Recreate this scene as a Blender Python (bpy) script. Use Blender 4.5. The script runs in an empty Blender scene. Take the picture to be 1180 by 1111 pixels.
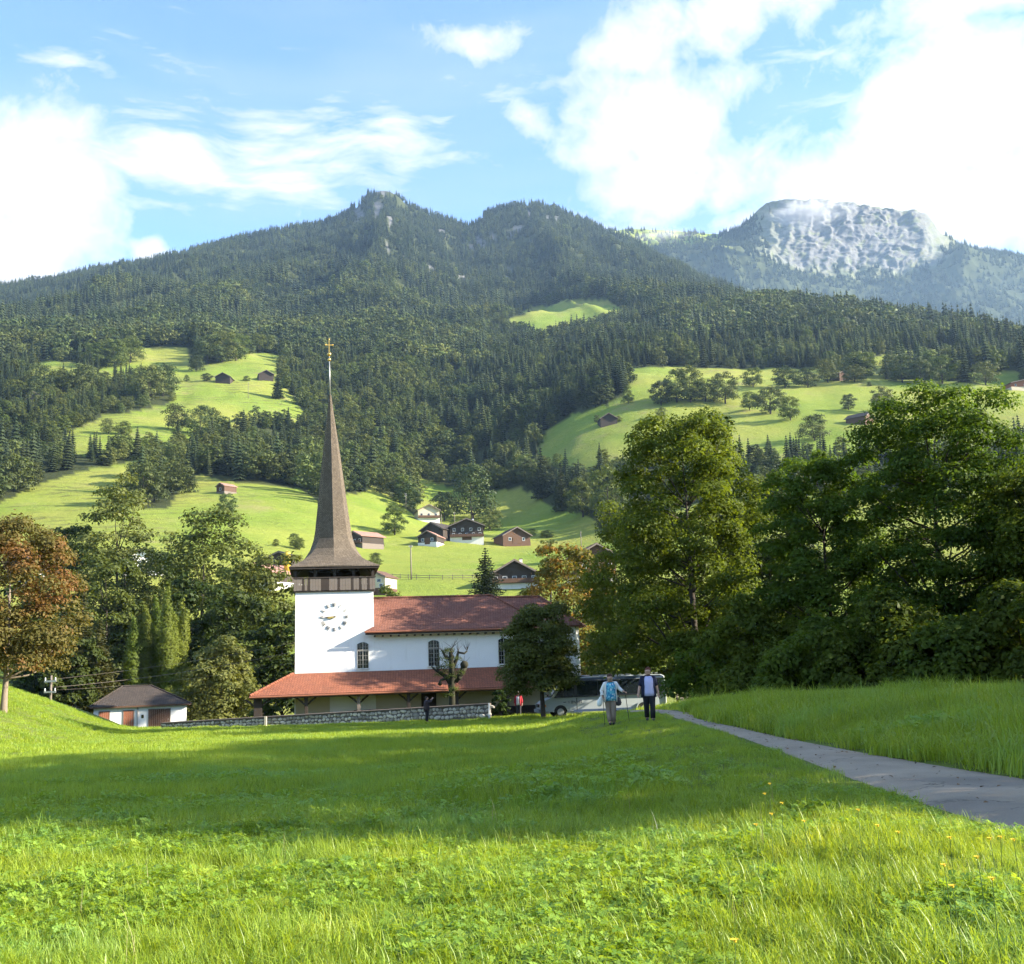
import bpy, bmesh, math, random
import numpy as np
from mathutils import Vector, Matrix

# ------------------------------------------------------------------ camera, sky, sun, exposure
SC = bpy.context.scene
COL = SC.collection
F_PX, CX, CY = 1265.0, 590.0, 555.5          # focal length and centre of the photograph in its own pixels
PITCH, ROLL = math.radians(9.85), math.radians(2.0)
CAM = np.array([0.0, 0.0, 1.6])
f_ = np.array([0, math.cos(PITCH), math.sin(PITCH)])
u0 = np.array([0, -math.sin(PITCH), math.cos(PITCH)])
r0 = np.array([1.0, 0, 0])
u_ = u0 * math.cos(ROLL) + r0 * math.sin(ROLL)
r_ = r0 * math.cos(ROLL) - u0 * math.sin(ROLL)

cam_data = bpy.data.cameras.new('camera')
cam_data.sensor_width = 36.0
cam_data.lens = 36.0 * F_PX / 1180.0
cam_data.clip_start = 0.1
cam_data.clip_end = 60000
cam = bpy.data.objects.new('camera', cam_data)
COL.objects.link(cam)
cam.matrix_world = Matrix(((r_[0], u_[0], -f_[0], CAM[0]), (r_[1], u_[1], -f_[1], CAM[1]), (r_[2], u_[2], -f_[2], CAM[2]), (0, 0, 0, 1)))
SC.camera = cam

SUN_EL, SUN_AZ = math.radians(24.0), math.radians(97.0)     # azimuth clockwise from the view direction (+Y)
sun_dir = Vector((math.sin(SUN_AZ) * math.cos(SUN_EL), math.cos(SUN_AZ) * math.cos(SUN_EL), math.sin(SUN_EL)))
sun_data = bpy.data.lights.new('sun', 'SUN')
sun_data.energy = 5.0
sun_data.angle = math.radians(0.53)
sun_data.color = (1.0, 0.90, 0.74)
sun = bpy.data.objects.new('sun', sun_data)
COL.objects.link(sun)
sun.rotation_euler = sun_dir.to_track_quat('Z', 'Y').to_euler()
sun.location = (60, -20, 60)

SKY_STRENGTH = 0.118
CLOUD_LEVEL = 0.33
SC.view_settings.view_transform = 'Standard'
SC.view_settings.look = 'None'
SC.view_settings.exposure = 2.05
SC.view_settings.gamma = 1.0
SC.view_settings.use_curve_mapping = False
SC.render.engine = 'CYCLES'
SC.cycles.use_denoising = True
SC.cycles.denoiser = 'OPENIMAGEDENOISE'
SC.cycles.denoising_input_passes = 'RGB_ALBEDO_NORMAL'
SC.cycles.denoising_prefilter = 'ACCURATE'
SC.cycles.use_adaptive_sampling = True
SC.cycles.adaptive_threshold = 0.016
SC.cycles.adaptive_min_samples = 16
SC.cycles.max_bounces = 4
SC.cycles.diffuse_bounces = 2
SC.cycles.glossy_bounces = 2
SC.cycles.transmission_bounces = 2
SC.cycles.transparent_max_bounces = 6
SC.cycles.volume_bounces = 0
SC.cycles.caustics_reflective = False
SC.cycles.caustics_refractive = False
SC.cycles.sample_clamp_indirect = 6.0


def rays(px, py):
    px = np.asarray(px, float); py = np.asarray(py, float)
    return f_ * F_PX + r_ * (px[..., None] - CX) + u_ * (CY - py[..., None])


def P(px, py, D):
    d = rays(px, py)
    return CAM + d * (np.asarray(D, float) / d[..., 1])[..., None]


def proj(p):
    q = np.asarray(p, float) - CAM
    z = q @ f_
    z = np.where(np.abs(z) < 1e-6, 1e-6, z)
    return CX + F_PX * (q @ r_) / z, CY - F_PX * (q @ u_) / z, z


# ---- node helpers
class NT:
    def __init__(s, tree):
        s.t = tree; s.t.nodes.clear()

    def n(s, typ, **kw):
        nd = s.t.nodes.new(typ)
        for k, v in kw.items():
            setattr(nd, k, v)
        return nd

    def put(s, sock, v):
        if v is None:
            return
        if isinstance(v, bpy.types.NodeSocket):
            s.t.links.new(v, sock)
        else:
            if sock.type == 'RGBA' and len(v) == 3:
                v = (*v, 1)
            sock.default_value = v

    def math(s, op, a, b=None, c=None, clamp=False):
        nd = s.n('ShaderNodeMath', operation=op, use_clamp=clamp)
        for i, v in enumerate((a, b, c)):
            s.put(nd.inputs[i], v)
        return nd.outputs[0]

    def vmath(s, op, a, b=None, out=0):
        nd = s.n('ShaderNodeVectorMath', operation=op)
        s.put(nd.inputs[0], a)
        if b is not None:
            s.put(nd.inputs[1], b)
        return nd.outputs[out]

    def mix(s, fac, a, b, typ='MIX'):
        nd = s.n('ShaderNodeMixRGB', blend_type=typ)
        s.put(nd.inputs[0], fac); s.put(nd.inputs[1], a); s.put(nd.inputs[2], b)
        return nd.outputs[0]

    def noise(s, vec, scale, detail=4, rough=.55, dist=0, dims='3D', color=False):
        nd = s.n('ShaderNodeTexNoise', noise_dimensions=dims)
        if vec is not None:
            s.put(nd.inputs['Vector'], vec)
        nd.inputs['Scale'].default_value = scale; nd.inputs['Detail'].default_value = detail
        nd.inputs['Roughness'].default_value = rough; nd.inputs['Distortion'].default_value = dist
        return nd.outputs['Color' if color else 'Fac']

    def ramp(s, fac, stops, interp='LINEAR'):
        nd = s.n('ShaderNodeValToRGB')
        cr = nd.color_ramp; cr.interpolation = interp
        while len(cr.elements) < len(stops):
            cr.elements.new(.5)
        for e, (p, c) in zip(cr.elements, stops):
            e.position = p; e.color = (*c, 1) if len(c) == 3 else c
        s.put(nd.inputs[0], fac)
        return nd.outputs[0]

    def remap(s, v, a, b, c=0., d=1., smooth=False):
        nd = s.n('ShaderNodeMapRange', interpolation_type='SMOOTHSTEP' if smooth else 'LINEAR')
        s.put(nd.inputs[0], v)
        for i, q in enumerate((a, b, c, d)):
            s.put(nd.inputs[1 + i], q)
        return nd.outputs[0]


def pix_angles(px, py):
    d = rays(px, py); d = d / np.linalg.norm(d)
    return math.atan2(d[0], d[1]), math.asin(d[2])


def make_world():
    w = bpy.data.worlds.new('World'); SC.world = w; w.use_nodes = True
    k = NT(w.node_tree)
    sky = k.n('ShaderNodeTexSky', sky_type='NISHITA', sun_disc=False)
    sky.sun_elevation = SUN_EL; sky.sun_rotation = SUN_AZ
    sky.altitude = 1500; sky.air_density = 1.0; sky.dust_density = 0.1; sky.ozone_density = 3.5
    tc = k.n('ShaderNodeTexCoord')
    vec = k.vmath('NORMALIZE', tc.outputs['Generated'])
    sep = k.n('ShaderNodeSeparateXYZ'); k.put(sep.inputs[0], vec)
    az = k.math('ARCTAN2', sep.outputs[0], sep.outputs[1]); el = k.math('ARCSINE', sep.outputs[2])
    warp = k.noise(vec, 7.0, 3, .6, color=True)
    warp = k.vmath('SUBTRACT', warp, (.5, .5, .5))
    comb = k.n('ShaderNodeCombineXYZ'); k.put(comb.inputs[0], az); k.put(comb.inputs[1], el)
    sc = k.n('ShaderNodeVectorMath', operation='SCALE'); k.put(sc.inputs[0], warp); sc.inputs['Scale'].default_value = .10
    ang = k.vmath('ADD', comb.outputs[0], sc.outputs[0])
    sc2 = k.n('ShaderNodeVectorMath', operation='SCALE'); k.put(sc2.inputs[0], warp); sc2.inputs['Scale'].default_value = .035
    ang2 = k.vmath('ADD', comb.outputs[0], sc2.outputs[0])

    def blob(px, py, sx, sy, s=1.0):
        a, e = pix_angles(px, py)
        d = k.vmath('SUBTRACT', ang, (a, e, 0))
        d = k.vmath('MULTIPLY', d, (F_PX / sx, F_PX / sy, 0))
        ln = k.vmath('LENGTH', d, out=1)
        return k.remap(ln, 0.0, 1.7, s, 0.0, True)

    def union(lst):
        o = None
        for b in lst:
            v = blob(*b)
            o = v if o is None else k.math('MAXIMUM', o, v)
        return o

    cum = union([(25, 205, 105, 75, 1.25), (0, 285, 125, 75, 1.2), (-150, 250, 190, 120), (175, 281, 34, 17, .9), (548, 40, 62, 26, .72),
                 (720, 40, 85, 60, 1.05), (840, 22, 110, 36, 1.0), (735, 130, 115, 72, 1.15), (745, 215, 100, 62, 1.0), (830, 205, 110, 45, .85),
                 (1110, 130, 125, 90, 1.2), (1000, 215, 150, 66, 1.2), (1150, 245, 150, 75, 1.2), (1110, 14, 120, 24, .85), (1350, 180, 220, 160, 1.1),
                 (880, 262, 90, 30, .8), (625, 135, 38, 24, .9)])
    wv = k.vmath('ADD', vec, sc.outputs[0])
    fine = k.noise(wv, 22.0, 9, .66, .15)
    mid = k.noise(vec, 9.0, 6, .62, .2)
    nz = k.math('ADD', k.math('MULTIPLY', k.math('SUBTRACT', fine, .5), 1.5), k.math('MULTIPLY', k.math('SUBTRACT', mid, .5), 1.3))
    dens = k.remap(k.math('ADD', cum, nz), .32, 1.10, 0., 1., False)
    dens = k.math('POWER', k.math('MAXIMUM', dens, 0.0), .75)
    # wispy ice cloud: noise stretched along rising filaments
    mp = k.n('ShaderNodeMapping'); k.put(mp.inputs[0], ang2); mp.inputs['Rotation'].default_value = (0, 0, math.radians(-38)); mp.inputs['Scale'].default_value = (9, 42, 1)
    fil = k.noise(mp.outputs[0], 1.0, 8, .64, .35)
    mp2 = k.n('ShaderNodeMapping'); k.put(mp2.inputs[0], ang2); mp2.inputs['Rotation'].default_value = (0, 0, math.radians(-4)); mp2.inputs['Scale'].default_value = (5, 30, 1)
    fil2 = k.noise(mp2.outputs[0], 1.0, 6, .6, .5)
    cir = union([(250, 198, 230, 38, 1.15), (400, 180, 120, 40, 1.0), (300, 165, 90, 60, .75), (200, 160, 90, 60, .7), (440, 160, 60, 40, .8), (490, 190, 80, 16, .6), (120, 95, 75, 26, .5), (360, 150, 60, 40, .6), (560, 110, 160, 30, .38), (900, 130, 120, 60, .35)])
    wd = k.math('ADD', cir, k.math('ADD', k.math('MULTIPLY', k.math('SUBTRACT', fil, .5), 3.2), k.math('MULTIPLY', k.math('SUBTRACT', fil2, .5), 1.1)))
    wisp = k.remap(wd, .40, 1.45, 0., .97, False)
    # the same broken cloud cover goes on all round the horizon outside the picture
    away = k.remap(k.math('ABSOLUTE', az), .62, .95, 0., 1., True)
    rest = k.remap(k.math('ADD', k.noise(vec, 3.0, 7, .6, .3), k.math('MULTIPLY', nz, .12)), .50, .62, 0., .9, True)
    rest = k.math('MULTIPLY', rest, away)
    veil = k.math('MULTIPLY', k.remap(k.noise(mp2.outputs[0], .5, 3, .5), .35, .75, 0., .12, True), 1.0)
    tot = k.math('MAXIMUM', k.math('MAXIMUM', dens, wisp), k.math('MAXIMUM', rest, veil))
    skyc = k.vmath('MULTIPLY', sky.outputs[0], (SKY_STRENGTH,) * 3)
    shade = k.remap(mid, .3, .7, .92, 1.06)
    cl = k.vmath('MULTIPLY', k.mix(0.0, (1.0, .985, .96), (1, 1, 1)), (CLOUD_LEVEL,) * 3)
    cs = k.n('ShaderNodeVectorMath', operation='SCALE'); k.put(cs.inputs[0], cl); k.put(cs.inputs['Scale'], shade)
    fin = k.mix(tot, skyc, cs.outputs[0])
    bg = k.n('ShaderNodeBackground'); k.put(bg.inputs[0], fin); bg.inputs[1].default_value = 1.0
    out = k.n('ShaderNodeOutputWorld'); k.t.links.new(bg.outputs[0], out.inputs[0])
    w.cycles.sampling_method = 'MANUAL'; w.cycles.sample_map_resolution = 1024


make_world()
rng = np.random.default_rng(7)
random.seed(7)


# ------------------------------------------------------------------ small mesh toolkit
def tag(o, label=None, cat=None, group=None, kind=None):
    if label: o['label'] = label
    if cat: o['category'] = cat
    if group: o['group'] = group
    if kind: o['kind'] = kind
    return o


def empty(name, loc, rz=0.0, **kw):
    o = bpy.data.objects.new(name, None); COL.objects.link(o)
    o.location = loc; o.rotation_euler = (0, 0, rz); o.empty_display_size = .3
    return tag(o, **kw)


def link(name, me, mats=None, parent=None, loc=None, rz=None, link_to=None, **kw):
    o = bpy.data.objects.new(name, me)
    (link_to or COL).objects.link(o)
    if mats is not None and len(me.materials) == 0:
        for m in (mats if isinstance(mats, (list, tuple)) else [mats]):
            me.materials.append(m)
    if parent: o.parent = parent
    if loc is not None: o.location = loc
    if rz is not None: o.rotation_euler = (0, 0, rz)
    return tag(o, **kw)


def np_mesh(name, v, faces=None, quads=None, tris=None, attr=None, smooth=False, mi=None):
    """fast mesh from arrays; quads (n,4) and tris (n,3)"""
    me = bpy.data.meshes.new(name)
    v = np.asarray(v, np.float32)
    if faces is not None:
        me.from_pydata(v.tolist(), [], faces)
    else:
        q = np.zeros((0, 4), np.int32) if quads is None else np.asarray(quads, np.int32)
        t = np.zeros((0, 3), np.int32) if tris is None else np.asarray(tris, np.int32)
        loops = np.concatenate([q.ravel(), t.ravel()])
        starts = np.concatenate([np.arange(len(q)) * 4, len(q) * 4 + np.arange(len(t)) * 3]).astype(np.int32)
        tot = np.concatenate([np.full(len(q), 4), np.full(len(t), 3)]).astype(np.int32)
        me.vertices.add(len(v)); me.loops.add(len(loops)); me.polygons.add(len(starts))
        me.vertices.foreach_set('co', v.ravel())
        me.loops.foreach_set('vertex_index', loops.astype(np.int32))
        me.polygons.foreach_set('loop_start', starts)
        me.polygons.foreach_set('loop_total', tot)
        if mi is not None:
            me.polygons.foreach_set('material_index', np.asarray(mi, np.int32))
        me.update(calc_edges=True)
        me.validate()
    for k, a in (attr or {}).items():
        at = me.attributes.new(k, 'FLOAT', 'POINT'); at.data.foreach_set('value', np.asarray(a, np.float32))
    if smooth:
        me.polygons.foreach_set('use_smooth', np.ones(len(me.polygons), bool))
    return me


class MB:
    """collects simple solids into one mesh"""
    def __init__(s):
        s.v = []; s.f = []; s.m = []

    def add(s, v, f, m=0):
        o = len(s.v); s.v += [tuple(p) for p in v]; s.f += [tuple(i + o for i in q) for q in f]; s.m += [m] * len(f); return s

    def box(s, x0, x1, y0, y1, z0, z1, m=0):
        v = [(x0, y0, z0), (x1, y0, z0), (x1, y1, z0), (x0, y1, z0), (x0, y0, z1), (x1, y0, z1), (x1, y1, z1), (x0, y1, z1)]
        return s.add(v, [(0, 3, 2, 1), (4, 5, 6, 7), (0, 1, 5, 4), (1, 2, 6, 5), (2, 3, 7, 6), (3, 0, 4, 7)], m)

    def prism(s, poly, y0, y1, m=0):
        """polygon in x,z extruded along y"""
        n = len(poly)
        v = [(x, y0, z) for x, z in poly] + [(x, y1, z) for x, z in poly]
        f = [tuple(range(n)), tuple(range(2 * n - 1, n - 1, -1))] + [(i, i + n, (i + 1) % n + n, (i + 1) % n) for i in range(n)]
        return s.add(v, f, m)

    def tube(s, a, b, r0, r1=None, n=8, m=0, caps=True):
        return s.chain([a, b], [r0, r0 if r1 is None else r1], n, m, caps)

    def chain(s, pts, rad, n=8, m=0, caps=True):
        pts = [Vector(p) for p in pts]; o = len(s.v); rings = []
        for i, p in enumerate(pts):
            d = (pts[min(i + 1, len(pts) - 1)] - pts[max(i - 1, 0)]).normalized()
            x = d.orthogonal().normalized() if i == 0 else (x - d * x.dot(d)).normalized()
            y = d.cross(x)
            for j in range(n):
                a = 2 * math.pi * j / n
                s.v.append(tuple(p + (x * math.cos(a) + y * math.sin(a)) * rad[i]))
        for i in range(len(pts) - 1):
            for j in range(n):
                s.f.append((o + i * n + j, o + i * n + (j + 1) % n, o + (i + 1) * n + (j + 1) % n, o + (i + 1) * n + j)); s.m.append(m)
        if caps:
            s.f.append(tuple(o + j for j in range(n))[::-1]); s.m.append(m)
            e = o + (len(pts) - 1) * n
            s.f.append(tuple(e + j for j in range(n))); s.m.append(m)
        return s

    def ball(s, c, r, seg=10, rings=6, m=0):
        c = Vector(c); r = Vector((r, r, r)) if not hasattr(r, '__len__') else Vector(r); o = len(s.v)
        for i in range(rings + 1):
            t = math.pi * i / rings
            for j in range(seg):
                a = 2 * math.pi * j / seg
                s.v.append((c.x + r.x * math.sin(t) * math.cos(a), c.y + r.y * math.sin(t) * math.sin(a), c.z + r.z * math.cos(t)))
        for i in range(rings):
            for j in range(seg):
                s.f.append((o + i * seg + j, o + (i + 1) * seg + j, o + (i + 1) * seg + (j + 1) % seg, o + i * seg + (j + 1) % seg)); s.m.append(m)
        return s

    def mesh(s, name, smooth=False, bevel=0):
        me = bpy.data.meshes.new(name); me.from_pydata(s.v, [], s.f)
        if any(s.m): me.polygons.foreach_set('material_index', s.m)
        if bevel:
            bm = bmesh.new(); bm.from_mesh(me); bmesh.ops.remove_doubles(bm, verts=bm.verts, dist=1e-5)
            bmesh.ops.bevel(bm, geom=[e for e in bm.edges if e.is_manifold and e.calc_face_angle(0) > .5], offset=bevel, segments=2, affect='EDGES', profile=.6, clamp_overlap=True)
            bm.to_mesh(me); bm.free()
        if smooth: me.polygons.foreach_set('use_smooth', [True] * len(me.polygons))
        me.update()
        return me

    def obj(s, name, mats, parent=None, smooth=False, bevel=0, **kw):
        return link(name, s.mesh(name, smooth, bevel), mats, parent, **kw)


# ------------------------------------------------------------------ numpy noise
def _h(ix, iy, s):
    a = np.sin(ix * 127.1 + iy * 311.7 + s * 74.7) * 43758.5453
    return a - np.floor(a)


def vnoise(x, y, s=0):
    ix, iy = np.floor(x), np.floor(y); fx, fy = x - ix, y - iy
    fx = fx * fx * fx * (fx * (fx * 6 - 15) + 10); fy = fy * fy * fy * (fy * (fy * 6 - 15) + 10)
    a, b, c, d = _h(ix, iy, s), _h(ix + 1, iy, s), _h(ix, iy + 1, s), _h(ix + 1, iy + 1, s)
    return (a + (b - a) * fx) * (1 - fy) + (c + (d - c) * fx) * fy


def fbm(x, y, s=0, oct=5, ridged=False):
    t = 0; amp = .5; tot = 0
    for i in range(oct):
        n = vnoise(x, y, s + i)
        if ridged: n = 1 - np.abs(2 * n - 1)
        t = t + amp * n; tot += amp; amp *= .5; x = x * 2.03 + 11.3; y = y * 2.03 - 7.1
    return t / tot


def sstep(a, b, x):
    t = np.clip((x - a) / (b - a), 0, 1); return t * t * (3 - 2 * t)


# ------------------------------------------------------------------ materials
def mat(name, build, disp=False):
    m = bpy.data.materials.new(name); m.use_nodes = True
    k = NT(m.node_tree); out = k.n('ShaderNodeOutputMaterial')
    sh = build(k)
    k.t.links.new(sh, out.inputs['Surface'])
    return m


def pbsdf(k, color, rough=.8, metallic=0., spec=.3, bump=None, bump_d=.02, bump_s=.5, trans=None):
    b = k.n('ShaderNodeBsdfPrincipled')
    k.put(b.inputs['Base Color'], color); k.put(b.inputs['Roughness'], rough); k.put(b.inputs['Metallic'], metallic)
    b.inputs['Specular IOR Level'].default_value = spec
    if bump is not None:
        bn = k.n('ShaderNodeBump'); bn.inputs['Strength'].default_value = bump_s; bn.inputs['Distance'].default_value = bump_d
        k.put(bn.inputs['Height'], bump); k.t.links.new(bn.outputs[0], b.inputs['Normal'])
    return b.outputs[0]


def plain(name, c, rough=.7, var=.12, scale=3., metallic=0., spec=.3, bump=0.):
    def bld(k):
        tc = k.n('ShaderNodeTexCoord').outputs['Object']
        n = k.noise(tc, scale, 6, .65)
        col = k.mix(n, tuple(max(0, x * (1 - var)) for x in c), tuple(min(1, x * (1 + var)) for x in c))
        return pbsdf(k, col, rough, metallic, spec, n if bump else None, bump)
    return mat(name, bld)


def leafmat(name, c1, c2, trans=.35, autumn=None, rough=.55, posvar=.5, spread=.12):
    """leaf colour varies from leaf to leaf, clump to clump and tree to tree"""
    def bld(k):
        at = k.n('ShaderNodeAttribute', attribute_name='v').outputs['Fac']
        oi = k.n('ShaderNodeObjectInfo')
        tc = k.n('ShaderNodeTexCoord').outputs['Object']
        n = k.noise(tc, posvar, 3, .6)
        f = k.math('ADD', k.math('MULTIPLY', at, .55), k.math('MULTIPLY', k.remap(n, .3, .7, 0, 1), .45), clamp=True)
        col = k.mix(f, c1, c2)
        if autumn:
            n2 = k.noise(tc, posvar * .9, 2, .5)
            s = k.math('ADD', k.math('MULTIPLY', k.remap(n2, .35, .65, 0, 1), .7), k.math('MULTIPLY', at, .35))
            col = k.mix(k.remap(s, .45, .8, 0, 1, True), col, autumn)
        if spread > .3:      # stands of lighter and darker trees
            gp = k.n('ShaderNodeNewGeometry').outputs['Position']
            st = k.noise(gp, .011, 4, .6)
            col = k.mix(1.0, col, k.ramp(st, [(.34, (.50, .58, .62)), (.50, (.95, .95, .9)), (.66, (1.35, 1.28, 1.0))]), 'MULTIPLY')
        hs = k.n('ShaderNodeHueSaturation'); k.put(hs.inputs['Color'], col)
        k.put(hs.inputs['Value'], k.remap(oi.outputs['Random'], 0, 1, 1 - spread, 1 + spread)); k.put(hs.inputs['Hue'], k.remap(k.math('FRACT', k.math('MULTIPLY', oi.outputs['Random'], 7.3)), 0, 1, .515, .480))
        d = k.n('ShaderNodeBsdfPrincipled'); k.put(d.inputs['Base Color'], hs.outputs[0]); d.inputs['Roughness'].default_value = rough
        d.inputs['Specular IOR Level'].default_value = .12
        t = k.n('ShaderNodeBsdfTranslucent')
        tcn = k.mix(.6, hs.outputs[0], (1.0, .9, .25), 'MULTIPLY')
        gain = k.vmath('MULTIPLY', tcn, (1.7, 1.7, 1.2)); k.put(t.inputs[0], gain)
        mx = k.n('ShaderNodeMixShader'); mx.inputs[0].default_value = trans
        k.t.links.new(d.outputs[0], mx.inputs[1]); k.t.links.new(t.outputs[0], mx.inputs[2])
        return mx.outputs[0]
    return mat(name, bld)


M = {}
M['leaf_right'] = leafmat('leaf_right', (.030, .062, .010), (.125, .170, .020), .46, posvar=.35)
M['leaf_dark'] = leafmat('leaf_dark', (.020, .036, .009), (.052, .074, .016), .28)
M['leaf_mid'] = leafmat('leaf_mid', (.048, .075, .018), (.115, .135, .032), .32)
M['leaf_pale'] = leafmat('leaf_pale', (.085, .110, .030), (.180, .185, .055), .34)
M['leaf_yellow'] = leafmat('leaf_yellow', (.080, .095, .020), (.170, .155, .030), .34, autumn=(.24, .14, .025))
M['leaf_orange'] = leafmat('leaf_orange', (.075, .078, .020), (.150, .118, .034), .30, autumn=(.165, .090, .030), posvar=.45)
M['leaf_cypress'] = leafmat('leaf_cypress', (.070, .105, .016), (.150, .185, .030), .25)
M['needle'] = leafmat('needle', (.021, .036, .018), (.058, .072, .032), .10, spread=.40)
M['needle_pale'] = leafmat('needle_pale', (.055, .070, .026), (.110, .112, .040), .2)
M['leaf_far'] = leafmat('leaf_far', (.040, .062, .020), (.108, .128, .038), .16, posvar=.08, spread=.42)
M['bark'] = plain('bark', (.046, .037, .028), .9, .45, 6., bump=.02)
M['bark_pale'] = plain('bark_pale', (.20, .16, .12), .9, .4, 6., bump=.02)


def plaster_mat():
    def bld(k):
        tc = k.n('ShaderNodeTexCoord').outputs['Object']
        mp = k.n('ShaderNodeMapping'); k.put(mp.inputs[0], tc); mp.inputs['Scale'].default_value = (1.6, 1.6, .22)
        streak = k.noise(mp.outputs[0], 1.0, 6, .65); blot = k.noise(tc, .35, 5, .6); grain = k.noise(tc, 9., 4, .6)
        c = k.mix(k.remap(blot, .35, .7, 0, .5), (.79, .78, .75), (.70, .69, .66))
        c = k.mix(k.remap(streak, .55, .78, 0, .55), c, (.52, .50, .46))
        sep = k.n('ShaderNodeSeparateXYZ'); k.put(sep.inputs[0], tc)
        damp = k.math('MULTIPLY', k.remap(k.math('ADD', sep.outputs[2], k.math('MULTIPLY', blot, 1.2)), .6, 1.5, 1, 0, True), .45)
        c = k.mix(damp, c, (.42, .40, .35))
        return pbsdf(k, c, .88, spec=.15, bump=grain, bump_d=.012)
    return mat('plaster', bld)


M['plaster'] = plaster_mat()
M['plaster_cream'] = plain('plaster_cream', (.52, .45, .33), .85, .08, .9)
M['wood_dark'] = plain('wood_dark', (.044, .033, .026), .8, .4, 5., bump=.01)
M['wood_brown'] = plain('wood_brown', (.095, .052, .032), .8, .35, 5., bump=.01)
M['wood_grey'] = plain('wood_grey', (.17, .14, .115), .85, .3, 4., bump=.01)
M['wood_red'] = plain('wood_red', (.26, .10, .055), .75, .25, 4.)
M['glass_dark'] = plain('glass_dark', (.012, .014, .016), .08, .1, 1., spec=.6)
M['white_paint'] = plain('white_paint', (.75, .75, .72), .5, .05)
M['metal_grey'] = plain('metal_grey', (.35, .35, .34), .45, .1, 3., metallic=.6)
M['window_bar'] = plain('window_bar', (.34, .32, .28), .7, .15)
M['gold'] = plain('gold', (.80, .50, .14), .3, .05, 3., metallic=1.)
M['bark_moss'] = plain('bark_moss', (.030, .029, .018), .95, .5, 5., bump=.03)
M['black'] = plain('black', (.02, .02, .022), .6, .2)

# ------------------------------------------------------------------ terrain (one height function for everything)
COLS = {
    -700: [(150, 835), (230, 720), (320, 670), (450, 610), (600, 545), (800, 480), (1000, 430), (1300, 400), (1900, 372)],
    0: [(150, 835), (230, 700), (300, 640), (380, 605), (450, 578), (520, 548), (600, 510), (700, 470), (850, 432), (1000, 408), (1300, 386), (1900, 360)],
    150: [(150, 835), (230, 700), (290, 645), (330, 622), (450, 567), (540, 527), (660, 477), (820, 427), (950, 405), (1250, 382), (1900, 342)],
    300: [(150, 835), (220, 705), (270, 660), (330, 624), (450, 564), (560, 525), (680, 477), (780, 440), (900, 415), (1200, 388), (1900, 326)],
    380: [(150, 830), (220, 695), (260, 670), (340, 632), (440, 575), (520, 552), (640, 505), (780, 455), (900, 425), (1200, 385), (1900, 315)],
    430: [(150, 830), (220, 692), (260, 670), (370, 628), (445, 578), (480, 572), (540, 560), (660, 512), (800, 455), (950, 412), (1250, 378), (1900, 305)],
    500: [(150, 830), (220, 690), (265, 664), (370, 629), (430, 608), (500, 594), (560, 580), (640, 552), (740, 510), (870, 462), (1000, 425), (1250, 385), (1900, 312)],
    600: [(150, 830), (220, 690), (265, 664), (390, 627), (450, 606), (510, 588), (570, 560), (650, 522), (760, 470), (880, 435), (1050, 400), (1300, 372), (1600, 350), (1900, 310)],
    650: [(150, 830), (215, 690), (270, 660), (390, 625), (450, 604), (490, 570), (530, 535), (600, 502), (680, 474), (800, 440), (1000, 400), (1300, 368), (1550, 350), (1900, 312)],
    700: [(150, 830), (200, 690), (270, 655), (380, 618), (440, 590), (480, 548), (520, 522), (600, 487), (660, 458), (730, 430), (850, 412), (1100, 382), (1400, 358), (1600, 352), (1900, 318)],
    800: [(150, 830), (200, 690), (300, 640), (420, 570), (510, 522), (580, 484), (690, 442), (780, 422), (950, 396), (1250, 362), (1400, 360), (1900, 335)],
    900: [(150, 830), (200, 690), (300, 635), (420, 565), (500, 522), (560, 484), (680, 445), (780, 427), (950, 395), (1250, 354), (1400, 358), (1900, 372)],
    1000: [(150, 830), (200, 690), (300, 630), (420, 560), (500, 515), (555, 484), (670, 447), (780, 428), (950, 397), (1250, 352), (1400, 360), (1900, 392)],
    1100: [(150, 830), (200, 690), (300, 620), (420, 550), (500, 505), (560, 478), (660, 448), (760, 430), (920, 402), (1230, 372), (1400, 380), (1900, 420)],
    1180: [(150, 830), (200, 690), (300, 612), (420, 542), (500, 496), (570, 470), (650, 450), (750, 435), (900, 412), (1180, 394), (1400, 402), (1900, 430)],
    1900: [(150, 830), (200, 700), (300, 620), (420, 560), (500, 520), (570, 490), (650, 470), (750, 455), (900, 440), (1180, 425), (1400, 430), (1900, 440)],
}
RIDGE = [(-700, 395), (-300, 362), (0, 333), (100, 315), (200, 293), (270, 276), (330, 263), (385, 253), (405, 246), (418, 232), (430, 220), (445, 215), (458, 222), (470, 236), (500, 247), (524, 255),
         (545, 257), (560, 244), (585, 236), (605, 233), (640, 240), (680, 257), (700, 269), (735, 283), (770, 300), (800, 318), (830, 336), (900, 385), (1000, 420), (1180, 450), (1900, 470)]
PXG = np.arange(-700, 1901, 10.0)
RLIST = np.exp(np.linspace(math.log(150), math.log(3600), 240))
R_RIDGE = 2550.0


def _smooth(a, n, axis):
    k = np.hanning(2 * n + 3)[1:-1]; k /= k.sum()
    pad = [(0, 0)] * a.ndim; pad[axis] = (n, n)
    return np.apply_along_axis(lambda m: np.convolve(m, k, 'valid'), axis, np.pad(a, pad, mode='edge'))


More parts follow.
